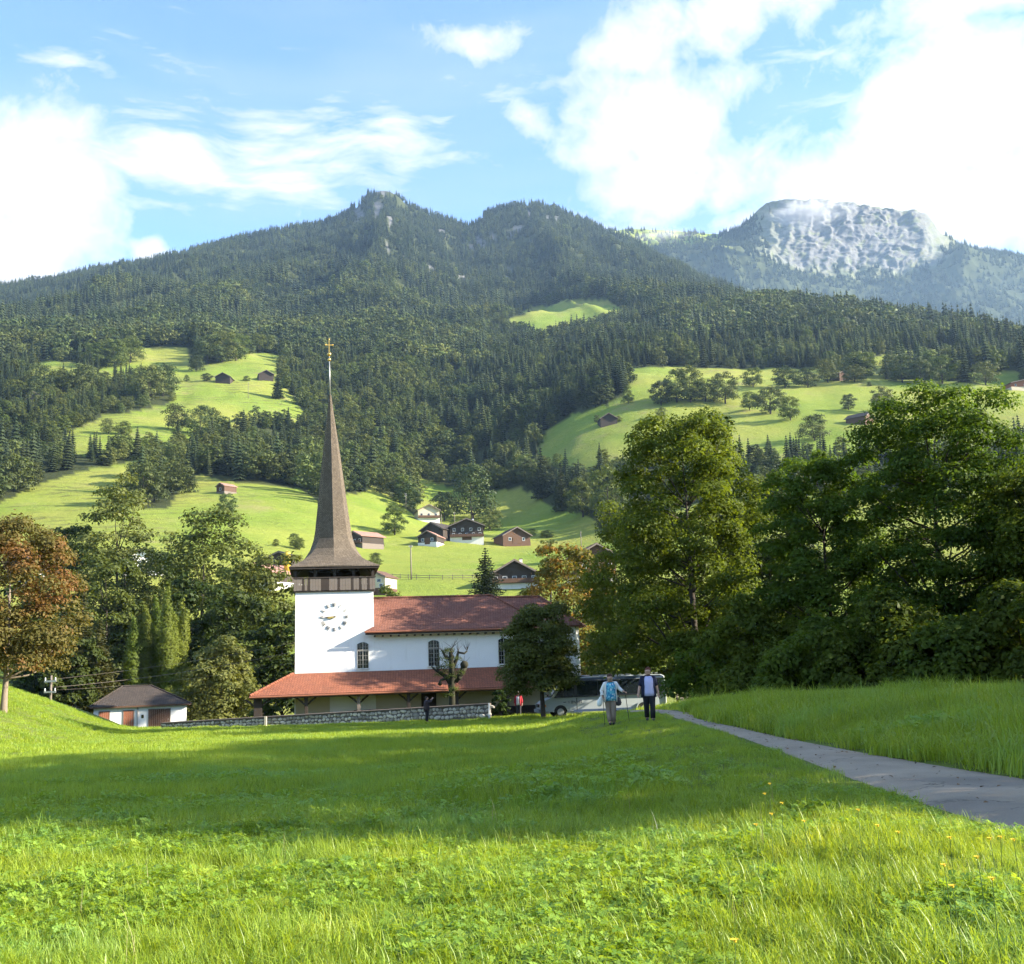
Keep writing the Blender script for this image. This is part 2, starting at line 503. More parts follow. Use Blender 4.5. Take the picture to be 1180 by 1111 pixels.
def _build_table():
    xs = sorted(COLS); base = np.zeros((len(xs), len(RLIST)))
    for i, x in enumerate(xs):
        r, y = zip(*COLS[x]); base[i] = np.interp(np.log(RLIST), np.log(r), y)
    g = np.stack([np.interp(PXG, xs, base[:, j]) for j in range(len(RLIST))], 1)
    g = _smooth(_smooth(g, 5, 0), 5, 1)
    rid = np.interp(PXG, *zip(*RIDGE))
    t = np.clip((np.log(RLIST) - math.log(1750)) / (math.log(R_RIDGE) - math.log(1750)), 0, 1)
    t = t ** 1.15
    j0 = np.searchsorted(RLIST, 1750)
    g2 = g.copy()
    g2[:, j0:] = g[:, j0:j0 + 1] * (1 - t[j0:]) + rid[:, None] * t[j0:]
    back = np.clip((RLIST - R_RIDGE) / 700, 0, 1.5)
    g2 += back[None] * 110
    return g2


YTAB = _build_table()
_TANE = {}


def table_z(phi, R):
    """height over the camera of the far terrain at azimuth phi, range R"""
    R = np.clip(R, 150.5, 3590); ph = np.clip(phi, -.80, .80)
    px = CX + F_PX * np.tan(ph) / math.cos(PITCH)
    lr = (np.log(R) - math.log(150)) / (math.log(3600) - math.log(150)) * (len(RLIST) - 1)
    j = np.clip(lr.astype(int), 0, len(RLIST) - 2); fj = lr - j
    e = np.full_like(R, .12)
    for it in range(5):
        ipx = np.clip((px + 700) / 10, 0, len(PXG) - 1.001); i = ipx.astype(int); fi = ipx - i
        y = (YTAB[i, j] * (1 - fi) + YTAB[i + 1, j] * fi) * (1 - fj) + (YTAB[i, j + 1] * (1 - fi) + YTAB[i + 1, j + 1] * fi) * fj
        # tan(elevation) t so that (sin ph, cos ph, t) projects to row y
        c = (CY - y) / F_PX
        A = np.sin(ph) * (u_[0] - c * f_[0]) + np.cos(ph) * (u_[1] - c * f_[1]); B = u_[2] - c * f_[2]
        e = -A / B
        den = np.cos(ph) * f_[1] + e * f_[2]
        px = CX + F_PX * (np.sin(ph) * r_[0] + np.cos(ph) * r_[1] + e * r_[2]) / den
    side = 1 - .8 * sstep(.80, 1.45, np.abs(phi))
    return R * e * side


# the lane: edges read off on the flat field, then carried on out of the picture and on towards the church
_le = [(1500, 1074), (1330, 1017), (1180, 965), (1100, 938), (1000, 904), (900, 866), (840, 845), (788, 831)]
_re = [(1500, 945), (1330, 914), (1180, 893), (1100, 882), (1000, 866), (900, 848), (842, 835), (806, 828)]


def _flat(px, py, z=0.0):
    d = rays(px, py); t = (z - CAM[2]) / d[2]
    return (CAM + d * t)[:2]


LANE_L = np.array([_flat(*p) for p in _le]); LANE_R = np.array([_flat(*p) for p in _re])
LANE_L = np.vstack([LANE_L, [[4.9, 40.0], [3.2, 50.0], [1.0, 62.0]]]); LANE_R = np.vstack([LANE_R, [[6.2, 40.0], [5.4, 50.0], [3.6, 62.0]]])
LANE_L = np.vstack([[LANE_L[0] + (LANE_L[0] - LANE_L[1]) * 3], LANE_L]); LANE_R = np.vstack([[LANE_R[0] + (LANE_R[0] - LANE_R[1]) * 3], LANE_R])
LANE_C = (LANE_L + LANE_R) / 2


def _resample(p, n):
    s = np.r_[0, np.cumsum(np.linalg.norm(np.diff(p, axis=0), axis=1))]
    t = np.linspace(0, s[-1], n)
    q = np.stack([np.interp(t, s, p[:, 0]), np.interp(t, s, p[:, 1])], 1)
    for _ in range(6):
        q[1:-1] = (q[:-2] + 2 * q[1:-1] + q[2:]) / 4
    return q


LANE_L = _resample(LANE_L, 160); LANE_R = _resample(LANE_R, 160); LANE_C = (LANE_L + LANE_R) / 2
LANE_W = np.linalg.norm(LANE_L - LANE_R, axis=1)


def lane_dist(X, Y):
    """signed distance to the lane axis (positive to its right), and half width there"""
    X = np.asarray(X, float); Y = np.asarray(Y, float)
    shp = X.shape; p = np.stack([X.ravel(), Y.ravel()], 1)
    out = np.full(len(p), 99.0); hw = np.full(len(p), 1.2)
    near = (np.abs(p[:, 0]) < 60) & (p[:, 1] > -40) & (p[:, 1] < 110)
    idx = np.nonzero(near)[0]
    for c in range(0, len(idx), 20000):
        ii = idx[c:c + 20000]
        d = p[ii][:, None, :] - LANE_C[None]
        k = np.argmin((d ** 2).sum(2), 1)
        kk = np.clip(k, 1, len(LANE_C) - 2)
        t = LANE_C[kk + 1] - LANE_C[kk - 1]; t /= np.linalg.norm(t, axis=1)[:, None]
        dv = p[ii] - LANE_C[k]
        side = np.sign(t[:, 1] * dv[:, 0] - t[:, 0] * dv[:, 1])
        out[ii] = side * np.sqrt((dv ** 2).sum(1)); hw[ii] = LANE_W[k] / 2
    return out.reshape(shp), hw.reshape(shp)


def ground(X, Y, rough=True, cut=True):
    X = np.asarray(X, float); Y = np.asarray(Y, float)
    R = np.hypot(X, Y); phi = np.arctan2(X, Y)
    wl = 1 - sstep(-1.0, 5.0, X)
    z = -.0208 * np.clip(Y - 5, 0, 70) * wl - 1.5 * sstep(41, 72, Y) * (1 - wl) - 1.3 * sstep(74, 112, Y) - 2.0 * sstep(100, 140, R)
    t = (-X - 24) - .25 * (Y - 60)
    t = np.log1p(np.exp(np.clip(t * 1.2, -30, 30))) / 1.2
    hill = 9 * (1 - np.exp(-.5 * t / 9))
    z = z + hill * sstep(20, 50, Y) * (1 - sstep(92, 140, Y))
    d, hw = lane_dist(X, Y)
    o = d - hw
    bank = .24 * sstep(0.0, 3.0, o) + .001 * np.clip(o, 0, 25)
    z = z + np.where(d > 0, bank, 0) * (1 - sstep(58, 74, Y)) * sstep(-30, -5, Y)
    corridor = 1 - sstep(-.34, -.12, np.abs(d) - hw)
    if rough:
        z = z + (fbm(X * .22, Y * .22, 3, 4) - .5) * .34 * (1 - .9 * (1 - sstep(0, .8, np.abs(d) - hw))) * (1 - sstep(150, 260, R))
    z = z - (.07 * corridor if cut else 0)
    far = table_z(phi, np.maximum(R, 151)) + CAM[2]
    if rough:
        a = np.clip((R - 220) / 500, 0, 1)
        rel = (fbm(X / 95, Y / 95, 11, 5) - .5) * 17 * a
        steep = sstep(1000, 1700, R)
        gul = (fbm(X / 230 + .3 * fbm(X / 400, Y / 400, 5, 2), Y / 620, 23, 5, True) - .62) * 120 * steep * (1 - .85 * sstep(2150, R_RIDGE, R))
        far = far + rel * (1 - .6 * sstep(2000, R_RIDGE, R)) + gul
    w = sstep(112, 190, R)
    return z * (1 - w) + far * w


def gz(x, y):
    return float(ground(np.array([x]), np.array([y]))[0])


def hit(px, py, rmin=30., rmax=3200.):
    """where the line of sight through a picture point meets the ground"""
    d = rays(px, py); d = d / math.hypot(d[0], d[1])
    t = np.exp(np.linspace(math.log(rmin), math.log(rmax), 1400))
    pts = CAM + d[None] * t[:, None]
    below = pts[:, 2] < ground(pts[:, 0], pts[:, 1])
    k = int(np.argmax(below)) if below.any() else len(t) - 1
    return pts[k]


# ---- land cover seen in the photograph: meadows between the woods
MEADOWS = [
    [(105, 430), (150, 400), (218, 402), (224, 428), (200, 442), (150, 438), (108, 444)],
    [(30, 428), (60, 416), (100, 420), (95, 432), (40, 440)],
    [(222, 427), (245, 420), (300, 405), (327, 410), (324, 442), (250, 447), (195, 447)],
    [(195, 442), (322, 440), (345, 465), (350, 490), (300, 490), (255, 496), (240, 512), (220, 510), (205, 470)],
    [(68, 514), (75, 498), (115, 480), (160, 474), (200, 462), (217, 480), (227, 512), (190, 514), (140, 520), (90, 526)],
    [(-200, 700), (-200, 620), (-60, 625), (-20, 592), (50, 557), (110, 541), (167, 529), (158, 548), (150, 566), (168, 588), (188, 588), (212, 562), (232, 547), (250, 552), (345, 563), (366, 577), (400, 640), (400, 720), (0, 720)],
    [(360, 600), (395, 572), (430, 560), (458, 577), (484, 600), (520, 602), (560, 600), (640, 602), (700, 612), (740, 640), (740, 740), (340, 740)],
    [(474, 548), (500, 556), (530, 566), (575, 566), (600, 562), (640, 585), (690, 600), (690, 614), (600, 606), (540, 602), (484, 602)],
    [(628, 494), (660, 477), (700, 466), (722, 455), (728, 437), (693, 425), (780, 423), (870, 426), (905, 428), (1000, 438), (1075, 438), (1180, 446), (1500, 446), (1500, 510), (1180, 510), (900, 532), (720, 536), (650, 540), (618, 526)],
    [(586, 368), (615, 356), (657, 346), (703, 347), (722, 360), (697, 369), (656, 378), (628, 391), (608, 381)],
    [(1003, 412), (1040, 404), (1105, 402), (1110, 413), (1060, 418), (1003, 422)],
    [(1000, 420), (1022, 418), (1024, 442), (1000, 442)],
    [(860, 426), (1000, 424), (1000, 432), (860, 434)],
    [(1180, 430), (1110, 428), (1110, 440), (1180, 446)],
]


def inpoly(px, py, poly):
    c = np.zeros(px.shape, bool); n = len(poly)
    for i in range(n):
        x0, y0 = poly[i]; x1, y1 = poly[(i + 1) % n]
        if y0 == y1: continue
        t = ((y0 > py) != (y1 > py)) & (px < (x1 - x0) * (py - y0) / (y1 - y0) + x0)
        c ^= t
    return c


def wooded(X, Y, Z):
    """True where the hills carry forest"""
    px, py, _ = proj(np.stack([X, Y, Z], -1))
    wob = (fbm(X / 30, Y / 30, 61, 3) - .5) * 9
    m = np.zeros(px.shape, bool)
    for p in MEADOWS:
        m |= inpoly(px + wob, py + wob * .6, p)
    R = np.hypot(X, Y)
    return (~m) & (R > 395)


# ---- ground materials
def grass_ground(name, near):
    def bld(k):
        geo = k.n('ShaderNodeNewGeometry'); pos = geo.outputs['Position']
        big = k.noise(pos, .012, 4, .55); med = k.noise(pos, .07, 5, .6); fine = k.noise(pos, 1.7 if near else .5, 6, .7)
        base = k.mix(k.remap(med, .3, .7, 0, 1), (.150, .215, .028), (.215, .275, .046))
        base = k.mix(k.remap(big, .40, .60, 0, .9), base, (.285, .285, .060))
        base = k.mix(k.remap(fine, .3, .75, 0, .55), base, (.105, .150, .024))
        if near:
            return pbsdf(k, k.mix(.55, base, (.05, .07, .018)), .95, spec=.1, bump=fine, bump_d=.05)
        # cattle terraces and mowing lines follow the height
        sep = k.n('ShaderNodeSeparateXYZ'); k.put(sep.inputs[0], pos)
        line = k.math('SINE', k.math('ADD', k.math('MULTIPLY', sep.outputs[2], 2.3), k.math('MULTIPLY', k.noise(pos, .05, 5, .65), 26.)))
        lm = k.math('MULTIPLY', k.remap(line, .0, 1, 0, .7), k.math('MULTIPLY', k.remap(k.noise(pos, .03, 4, .6), .42, .60, 0, 1, True), k.remap(sep.outputs[0], -50., -150., .12, 1.)))
        base = k.mix(lm, base, (.095, .100, .035))
        dry = k.remap(k.noise(pos, .035, 5, .65), .54, .72, 0, .65, True)
        base = k.mix(dry, base, (.225, .190, .085))
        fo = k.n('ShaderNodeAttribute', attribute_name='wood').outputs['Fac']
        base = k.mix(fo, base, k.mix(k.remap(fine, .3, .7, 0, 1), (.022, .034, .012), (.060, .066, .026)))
        rk = k.n('ShaderNodeAttribute', attribute_name='rock').outputs['Fac']
        rn = k.remap(k.noise(pos, .05, 6, .7), .35, .65, 0, 1)
        base = k.mix(rk, base, k.mix(rn, (.085, .088, .094), (.165, .162, .158)))
        return pbsdf(k, base, .95, spec=.08, bump=k.math('ADD', k.noise(pos, .35, 6, .75), k.math('MULTIPLY', k.math('MULTIPLY', k.noise(pos, .04, 8, .7), rk), 4.)), bump_d=1.2, bump_s=.6)
    return mat(name, bld)


M['meadow'] = grass_ground('meadow_ground', True)
M['hill'] = grass_ground('hillside_ground', False)

ROCKSPOTS = [(413, 247, 6, 9), (434, 244, 4, 11), (440, 238, 4, 8), (450, 256, 4, 7), (441, 220, 8, 4), (447, 283, 4, 5), (465, 300, 3, 3), (540, 283, 7, 3), (553, 279, 7, 4), (567, 272, 4, 6), (556, 254, 3, 4), (586, 268, 6, 3), (599, 263, 6, 3),
             (608, 246, 3, 5), (633, 252, 3, 4), (642, 252, 3, 3), (588, 313, 4, 6), (583, 322, 5, 3), (509, 268, 3, 5), (497, 312, 6, 4), (536, 320, 8, 3)]


def rock_mask(X, Y, Z):
    px, py, _ = proj(np.stack([X, Y, Z], -1)); m = np.zeros(px.shape)
    n = (fbm(X / 14, Z / 14, 71, 3) - .5) * 2.2
    for (a, b, sx, sy) in ROCKSPOTS:
        q = 1.15 - np.hypot((px - a) / sx, (py - b) / sy) + n
        m = np.maximum(m, np.clip(q * 2.5, 0, 1))
    return m * (np.hypot(X, Y) > 1400)


def build_ground():
    fine = np.radians(np.arange(-48, 48.01, .17)); coarse = np.radians(np.arange(52, 308.1, 4))
    az = np.concatenate([fine, coarse]); n = len(az)
    rr = np.concatenate([[0.4], np.exp(np.linspace(math.log(1.2), math.log(120), 150)), np.exp(np.linspace(math.log(120), math.log(3550), 261))[1:]])
    A, Rg = np.meshgrid(az, rr); X, Y = Rg * np.sin(A), Rg * np.cos(A)
    Z = ground(X.ravel(), Y.ravel()).reshape(X.shape)
    V = np.stack([X, Y, Z], -1)
    cut1 = int(np.searchsorted(rr, 120.0)); cut2 = int(np.searchsorted(rr, 1500.))
    objs = []
    for name, a, b, m, lab in (('meadow', 0, cut1, 'meadow', 'green meadow in front of the church'),
                               ('hillside', cut1, cut2, 'hill', 'alpine hillside of meadows behind the village'),
                               ('mountain', cut2, len(rr) - 1, 'hill', 'forested mountain ridge across the skyline')):
        sub = V[a:b + 1].reshape(-1, 3); rows = b - a + 1
        i = np.arange((rows - 1) * n); r, c = i // n, i % n
        q = np.stack([r * n + c, r * n + (c + 1) % n, (r + 1) * n + (c + 1) % n, (r + 1) * n + c], 1)[:, ::-1]
        at = None
        if m == 'hill':
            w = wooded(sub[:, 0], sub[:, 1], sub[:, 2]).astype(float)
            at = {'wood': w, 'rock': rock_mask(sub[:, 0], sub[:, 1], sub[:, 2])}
        me = np_mesh(name, sub, quads=q, attr=at, smooth=True)
        objs.append(link(name, me, M[m], label=lab, kind='structure'))
    return objs


GROUND = build_ground()

# ---- the lane
def build_lane():
    n = len(LANE_C); cols = 9; V = []
    for i in range(n):
        for j in range(cols):
            t = j / (cols - 1); p = LANE_L[i] * (1 - t) + LANE_R[i] * t
            V.append((p[0], p[1], 0))
    V = np.array(V)
    V[:, 2] = ground(V[:, 0], V[:, 1], cut=False) - .045 + .06 * np.tile(1 - np.abs(np.linspace(-1, 1, cols)) ** 3, n)
    q = [(i * cols + j, i * cols + j + 1, (i + 1) * cols + j + 1, (i + 1) * cols + j) for i in range(n - 1) for j in range(cols - 1)]

    def bld(k):
        pos = k.n('ShaderNodeNewGeometry').outputs['Position']
        n1 = k.noise(pos, .9, 5, .6); n2 = k.noise(pos, 60, 3, .7); n3 = k.noise(pos, 6, 5, .7)
        c = k.mix(k.remap(n1, .3, .7, 0, 1), (.240, .195, .140), (.350, .290, .210))
        c = k.mix(k.remap(n2, .5, .8, 0, .6), c, (.44, .38, .30))
        c = k.mix(k.remap(n3, .62, .75, 0, .7), c, (.12, .10, .075))
        vo = k.n('ShaderNodeTexVoronoi', feature='DISTANCE_TO_EDGE'); wv = k.vmath('ADD', pos, k.vmath('MULTIPLY', k.noise(pos, 2.2, 4, .6, color=True), (.9, .9, .9))); k.put(vo.inputs['Vector'], wv); vo.inputs['Scale'].default_value = .55
        crack = k.math('MULTIPLY', k.remap(vo.outputs['Distance'], .0, .014, 1, 0), k.remap(k.noise(pos, .5, 3, .5), .45, .6, 0, .8))
        c = k.mix(crack, c, (.05, .045, .035))
        patch = k.remap(k.noise(pos, .28, 2, .4), .56, .60, 0, .45, True)
        c = k.mix(patch, c, (.15, .135, .115))
        return pbsdf(k, c, .92, spec=.15, bump=k.math('SUBTRACT', n2, crack), bump_d=.012)
    link('lane', np_mesh('lane', V, quads=q, smooth=True), mat('lane_asphalt', bld), label='grey asphalt lane curving through the meadow', kind='structure')


build_lane()


# ---- the far limestone mountain
FARSKY = [(560, 300), (640, 285), (700, 268), (720, 264), (740, 264), (780, 266), (800, 268), (830, 270), (852, 263), (864, 252), (874, 240), (888, 232), (905, 228), (925, 229), (940, 228), (960, 231), (985, 233), (1000, 237), (1020, 238), (1040, 243), (1052, 242), (1066, 248), (1078, 262),
          (1086, 270), (1095, 272), (1112, 285), (1130, 292), (1155, 296), (1180, 299), (1300, 312), (1500, 330)]


def build_peak():
    npx, nr = 520, 230
    pxs = np.linspace(600, 1450, npx)
    sky = np.interp(pxs, *zip(*FARSKY)) + (fbm(pxs / 9, pxs * 0 + 3.3, 91, 4) - .5) * 5 * np.exp(-((pxs - 980) / 120) ** 4)
    rocky = np.exp(-((pxs - 985) / 122) ** 6)                       # where the cliff stands
    foot = 318 + 10 * np.sin(pxs / 37) - 30 * (1 - rocky)
    foot = np.maximum(foot, sky + 3)
    v = np.linspace(0, 1, nr)
    PY = np.zeros((nr, npx)); D = np.zeros((nr, npx))
    for i in range(npx):
        # from the bottom of the forest slope (v=0) to the foot of the cliff (.4) to the skyline (.92) and over the back
        y = np.interp(v, [0, .38, .9, 1], [440, foot[i], sky[i], sky[i] + 8])
        d = np.interp(v, [0, .38, .9, 1], [3000, 4150, 4150 + 230 * rocky[i] + 700 * (1 - rocky[i]), 5200])
        PY[:, i] = y; D[:, i] = d
    PX = np.repeat(pxs[None], nr, 0)
    D = D + np.clip(PX - 860, 0, 300) * .75 * (sstep(.3, .45, v))[:, None]
    V = P(PX, PY, D)
    face = (sstep(.36, .42, v) * (1 - sstep(.88, .93, v)))[:, None] * rocky[None]
    a, b = PX / 24 + 1.5 * fbm(PX / 34, PY / 16, 3, 4), PY / 34 + .9 * fbm(PX / 28, PY / 20, 13, 3)
    rel = (fbm(a, b, 131, 6, True) - .6) * 58 + (fbm((PX + PY * .25) / 7, (PY - PX * .1) / 26, 77, 5, True) - .6) * 16 + (fbm(PX / 40 + PY / 60, PY / 7, 79, 4) - .5) * 30 + (fbm(PX / 3.2, PY / 4, 78, 3) - .5) * 8
    V[..., 1] -= rel * face
    V[..., 2] += (fbm(PX / 18, PY / 9, 55, 4) - .5) * 22 * face
    soft = (1 - face) * (fbm(V[..., 0] / 190, V[..., 1] / 300, 41, 5, True) - .6) * 90 * (1 - sstep(.8, .9, v))[:, None]
    V[..., 2] += soft
    i = np.arange((nr - 1) * (npx - 1)); r, c = i // (npx - 1), i % (npx - 1)
    q = np.stack([r * npx + c, r * npx + c + 1, (r + 1) * npx + c + 1, (r + 1) * npx + c], 1)
    low = sstep(300, 322, PY + (fbm(PX / 14, PY / 14, 8, 3) - .5) * 26)
    green = np.clip(1 - face + low * .9 * (fbm(PX / 12, PY / 12, 19, 3) > .45), 0, 1)
    gras = (fbm(PX / 5, PY / 4, 29, 4) > .64) * .35
    rock = np.clip(face - gras * face - low * .5, 0, 1)
    wood = np.maximum((1 - face) * sstep(276, 292, PY), (face > .02) * np.clip(1 - rock, 0, 1))
    me = np_mesh('rocky_peak', V.reshape(-1, 3), quads=q, smooth=True, attr={'rock': rock.ravel(), 'wood': np.clip(wood + .0, 0, 1).ravel()})
    link('rocky_peak', me, M['hill'], label='pale limestone peak beyond the wooded shoulder', kind='structure')
    # places for its trees
    pick = []
    for _ in range(19000):
        a_, b_ = int(rng.integers(2, int(nr * .88))), int(rng.integers(0, npx))
        if wood[a_, b_] > .5 and rng.random() < .9 or (green[a_, b_] > .4 and rng.random() < .25): pick.append(V[a_, b_])
    return np.array(pick)


PEAK_TREES = build_peak()

# ------------------------------------------------------------------ vegetation
def unit(n, r):
    v = r.normal(size=(n, 3)); return v / np.linalg.norm(v, axis=1)[:, None]


def leaves(c, nrm, size, r, asp=.6, fold=.2):
    """one small folded leaf per centre; returns verts, quads, per-vertex random"""
    n = len(c)
    t = np.cross(nrm, unit(n, r)); t /= np.maximum(np.linalg.norm(t, axis=1), 1e-6)[:, None]
    b = np.cross(nrm, t)
    s = size[:, None]
    v = np.stack([c - t * s, c + b * s * asp + nrm * s * fold, c + t * s, c - b * s * asp + nrm * s * fold], 1).reshape(-1, 3)
    return v, np.arange(n * 4).reshape(n, 4), np.repeat(r.random(n), 4)


def lobes_broad(H, R, base, r, n, size=(.16, .30), shape=1.0):
    """centres and radii of foliage clumps filling a crown of uneven outline"""
    out = []
    ch = H - base
    el = max(1., ch / (2 * R)); n = int(n * el ** .6); size = (size[0] * 1.35 * el ** .3, size[1] * 1.35 * el ** .3)
    ph1, ph2 = r.random(2) * 6.28
    for i in range(n):
        t = (i + .5) / n
        h = base + ch * (.06 + .90 * t)
        u = (h - base) / ch
        prof = math.sqrt(max(.02, 1 - ((u - .42 * shape) / .64) ** 2))     # crown profile
        a = i * 2.39996 + r.random() * .9
        lump = 1 + .16 * math.sin(2 * a + ph1 + u * 3) + .13 * math.sin(3 * a + ph2 - u * 5)
        rad = R * prof * lump * (.22 + .66 * math.sqrt(r.random()))
        s = R * r.uniform(*size) * (1.05 - .35 * u)
        out.append((rad * math.cos(a), rad * math.sin(a), h + r.normal() * ch * .03, s))
    out.append((r.normal() * R * .08, r.normal() * R * .08, H - R * .22, R * .24))
    return np.array(out)


def crown_mesh(name, lob, nleaf, leaf, r, flat=.75, up=.5, asp=.6, nd=.9, nr=.7):
    w = lob[:, 3] ** 2; w = w / w.sum()
    k = r.choice(len(lob), nleaf, p=w)
    d = unit(nleaf, r); d[:, 2] = np.where(d[:, 2] < -.35, -d[:, 2] * .6, d[:, 2])
    rad = lob[k, 3] * (.45 + .62 * r.random(nleaf) ** .6)
    stray = r.random(nleaf) < .06; rad = np.where(stray, rad * 1.3, rad)
    c = lob[k, :3] + d * rad[:, None] * np.array([1, 1, flat])
    nrm = d * nd + unit(nleaf, r) * nr + np.array([0, 0, up]); nrm /= np.linalg.norm(nrm, axis=1)[:, None]
    sz = leaf * r.uniform(.45, 1.35, nleaf)
    v, q, a = leaves(c, nrm, sz, r, asp)
    clump = r.random(len(lob))[k]
    return np_mesh(name, v, quads=q, attr={'v': np.clip(.6 * a + .4 * np.repeat(clump, 4), 0, 1)})


def trunk_mesh(name, lob, H, base, rt, r, nl=10, n=8):
    b = MB()
    top = base + (H - base) * .72
    jx, jy = r.normal(size=2) * rt * .8
    pts = [(0, 0, -.4), (0, 0, .15), (jx * .3, jy * .3, base * .5), (jx, jy, base), (jx * 1.5, jy * 1.5, (base + top) / 2), (jx, jy, top)]
    b.chain(pts, [rt * 1.5, rt * 1.15, rt, rt * .85, rt * .5, rt * .12], n)
    idx = r.choice(len(lob), min(nl, len(lob)), replace=False)
    for i in idx:
        e = Vector(lob[i, :3]); h0 = max(base * 1.05, min(top * .9, e.z - (.35 + .4 * r.random()) * math.hypot(e.x, e.y) - .2))
        f = (h0 - base) / max(.1, top - base)
        s = Vector((jx, jy, h0)); m = (s + e) / 2 + Vector((0, 0, -.06 * (e - s).length))
        r1 = rt * max(.16, .42 * (1 - max(0, f)))
        b.chain([s, m, e], [r1, r1 * .65, r1 * .2], 6)
    return b.mesh(name, smooth=True)


def conifer_mesh(name, H, R, layers, pts, r, base=.06, droop=.32, mats_split=False, power=1.0):
    """spruce: drooping ragged skirts of boughs round a thin stem"""
    V = []; T = []; A = []
    for i in range(layers):
        t = i / (layers - 1)
        zt = H * (base + (1 - base) * (t + .9 / layers)); zt = min(zt, H)
        rad = R * (1 - t) ** power * r.uniform(.85, 1.12) + R * .04
        zb = H * (base + (1 - base) * t) - rad * droop * .4
        o = len(V); V.append((r.normal() * R * .02, r.normal() * R * .02, zt)); A.append(r.random())
        a0 = r.random() * 6.28
        for j in range(2 * pts):
            a = a0 + math.pi * j / pts + r.normal() * .06
            q = rad * (r.uniform(.82, 1.15) if j % 2 == 0 else r.uniform(.42, .62))
            V.append((q * math.cos(a), q * math.sin(a), zb + (r.normal() * .02 * H / layers * 4) - (q / max(rad, 1e-3)) * rad * droop * .35 + (0 if j % 2 == 0 else rad * .16))); A.append(r.random())
        for j in range(2 * pts):
            T.append((o, o + 1 + j, o + 1 + (j + 1) % (2 * pts)))
    n = len(T)
    o = len(V); rt = R * .09
    for z, q in ((-.5, rt * 1.3), (H * .5, rt * .6)):
        for j in range(5):
            a = j * 1.2566; V.append((q * math.cos(a), q * math.sin(a), z)); A.append(.5)
    for j in range(5):
        k = (j + 1) % 5; T += [(o + j, o + k, o + 5 + k), (o + j, o + 5 + k, o + 5 + j)]
    mi = np.r_[np.zeros(n, int), np.ones(len(T) - n, int)]
    return np_mesh(name, V, tris=T, attr={'v': A}, mi=mi)


def spruce_parts(H, R, r, layers=26, nb=15, leaf=.32, base=.07):
    """nearer spruce: every bough a spray of needle tufts; returns crown, trunk meshes"""
    C = []; N = []; S = []
    for i in range(layers):
        t = i / (layers - 1); z = H * (base + (1 - base) * t); rad = R * (1 - t) ** .85 * r.uniform(.85, 1.1) + .12
        k = max(4, int(nb * (1 - t) + 4))
        a0 = r.random() * 6.28
        for j in range(k):
            a = a0 + 6.283 * j / k + r.normal() * .1; L = rad * r.uniform(.75, 1.12); m = max(2, int(L / (leaf * .55)))
            for q in range(m):
                s = (q + .6) / m * L
                C.append((s * math.cos(a) + r.normal() * .06, s * math.sin(a) + r.normal() * .06, z - .28 * s + .10 * s * s / max(L, .1) + r.normal() * .05))
                N.append((-.2 * math.cos(a) + r.normal() * .5, -.2 * math.sin(a) + r.normal() * .5, 1.0)); S.append(leaf * r.uniform(.7, 1.2))
    N = np.array(N); N /= np.linalg.norm(N, axis=1)[:, None]
    v, q, a = leaves(np.array(C), N, np.array(S), r, .55, -.3)
    cm = np_mesh('crown', v, quads=q, attr={'v': a})
    b = MB(); b.chain([(0, 0, -.5), (0, 0, H * .4), (0, 0, H * .97)], [H * .018, H * .012, H * .002], 7)
    return cm, b.mesh('trunk', smooth=True)


# ---- prototype meshes
R0 = np.random.default_rng(21)
PROTO = bpy.data.collections.new('forest_prototypes')
for i in range(5):
    H = 1.0
    me = conifer_mesh('far_spruce', 1.0, .17 + .03 * (i % 3), 7 + i % 3, 6, R0, power=.9)
    me.materials.append(M['needle']); me.materials.append(M['bark'])
    link('p%02d' % i, me, link_to=PROTO)
for i in range(4):
    lob = lobes_broad(1.0, .34 + .05 * (i % 2), .10, R0, 15, (.26, .42))
    me = crown_mesh('far_broadleaf', lob, 420, .060, R0, up=.3, nd=1.6, nr=.35)
    me.materials.append(M['leaf_far'])
    link('p%02d' % (5 + i), me, link_to=PROTO)
for i in range(3):
    me = conifer_mesh('mid_spruce', 1.0, .18 + .03 * i, 15, 9, R0, power=.85)
    me.materials.append(M['needle']); me.materials.append(M['bark'])
    link('p%02d' % (9 + i), me, link_to=PROTO)
for i in range(4):
    lob = lobes_broad(1.0, .30 + .06 * (i % 3), .06, R0, 26, (.20, .36))
    me = crown_mesh('mid_broadleaf', lob, 2000, .030, R0, up=.3, nd=1.6, nr=.4)
    me.materials.append(M['leaf_far'] if i < 3 else M['leaf_mid'])
    link('p%02d' % (12 + i), me, link_to=PROTO)


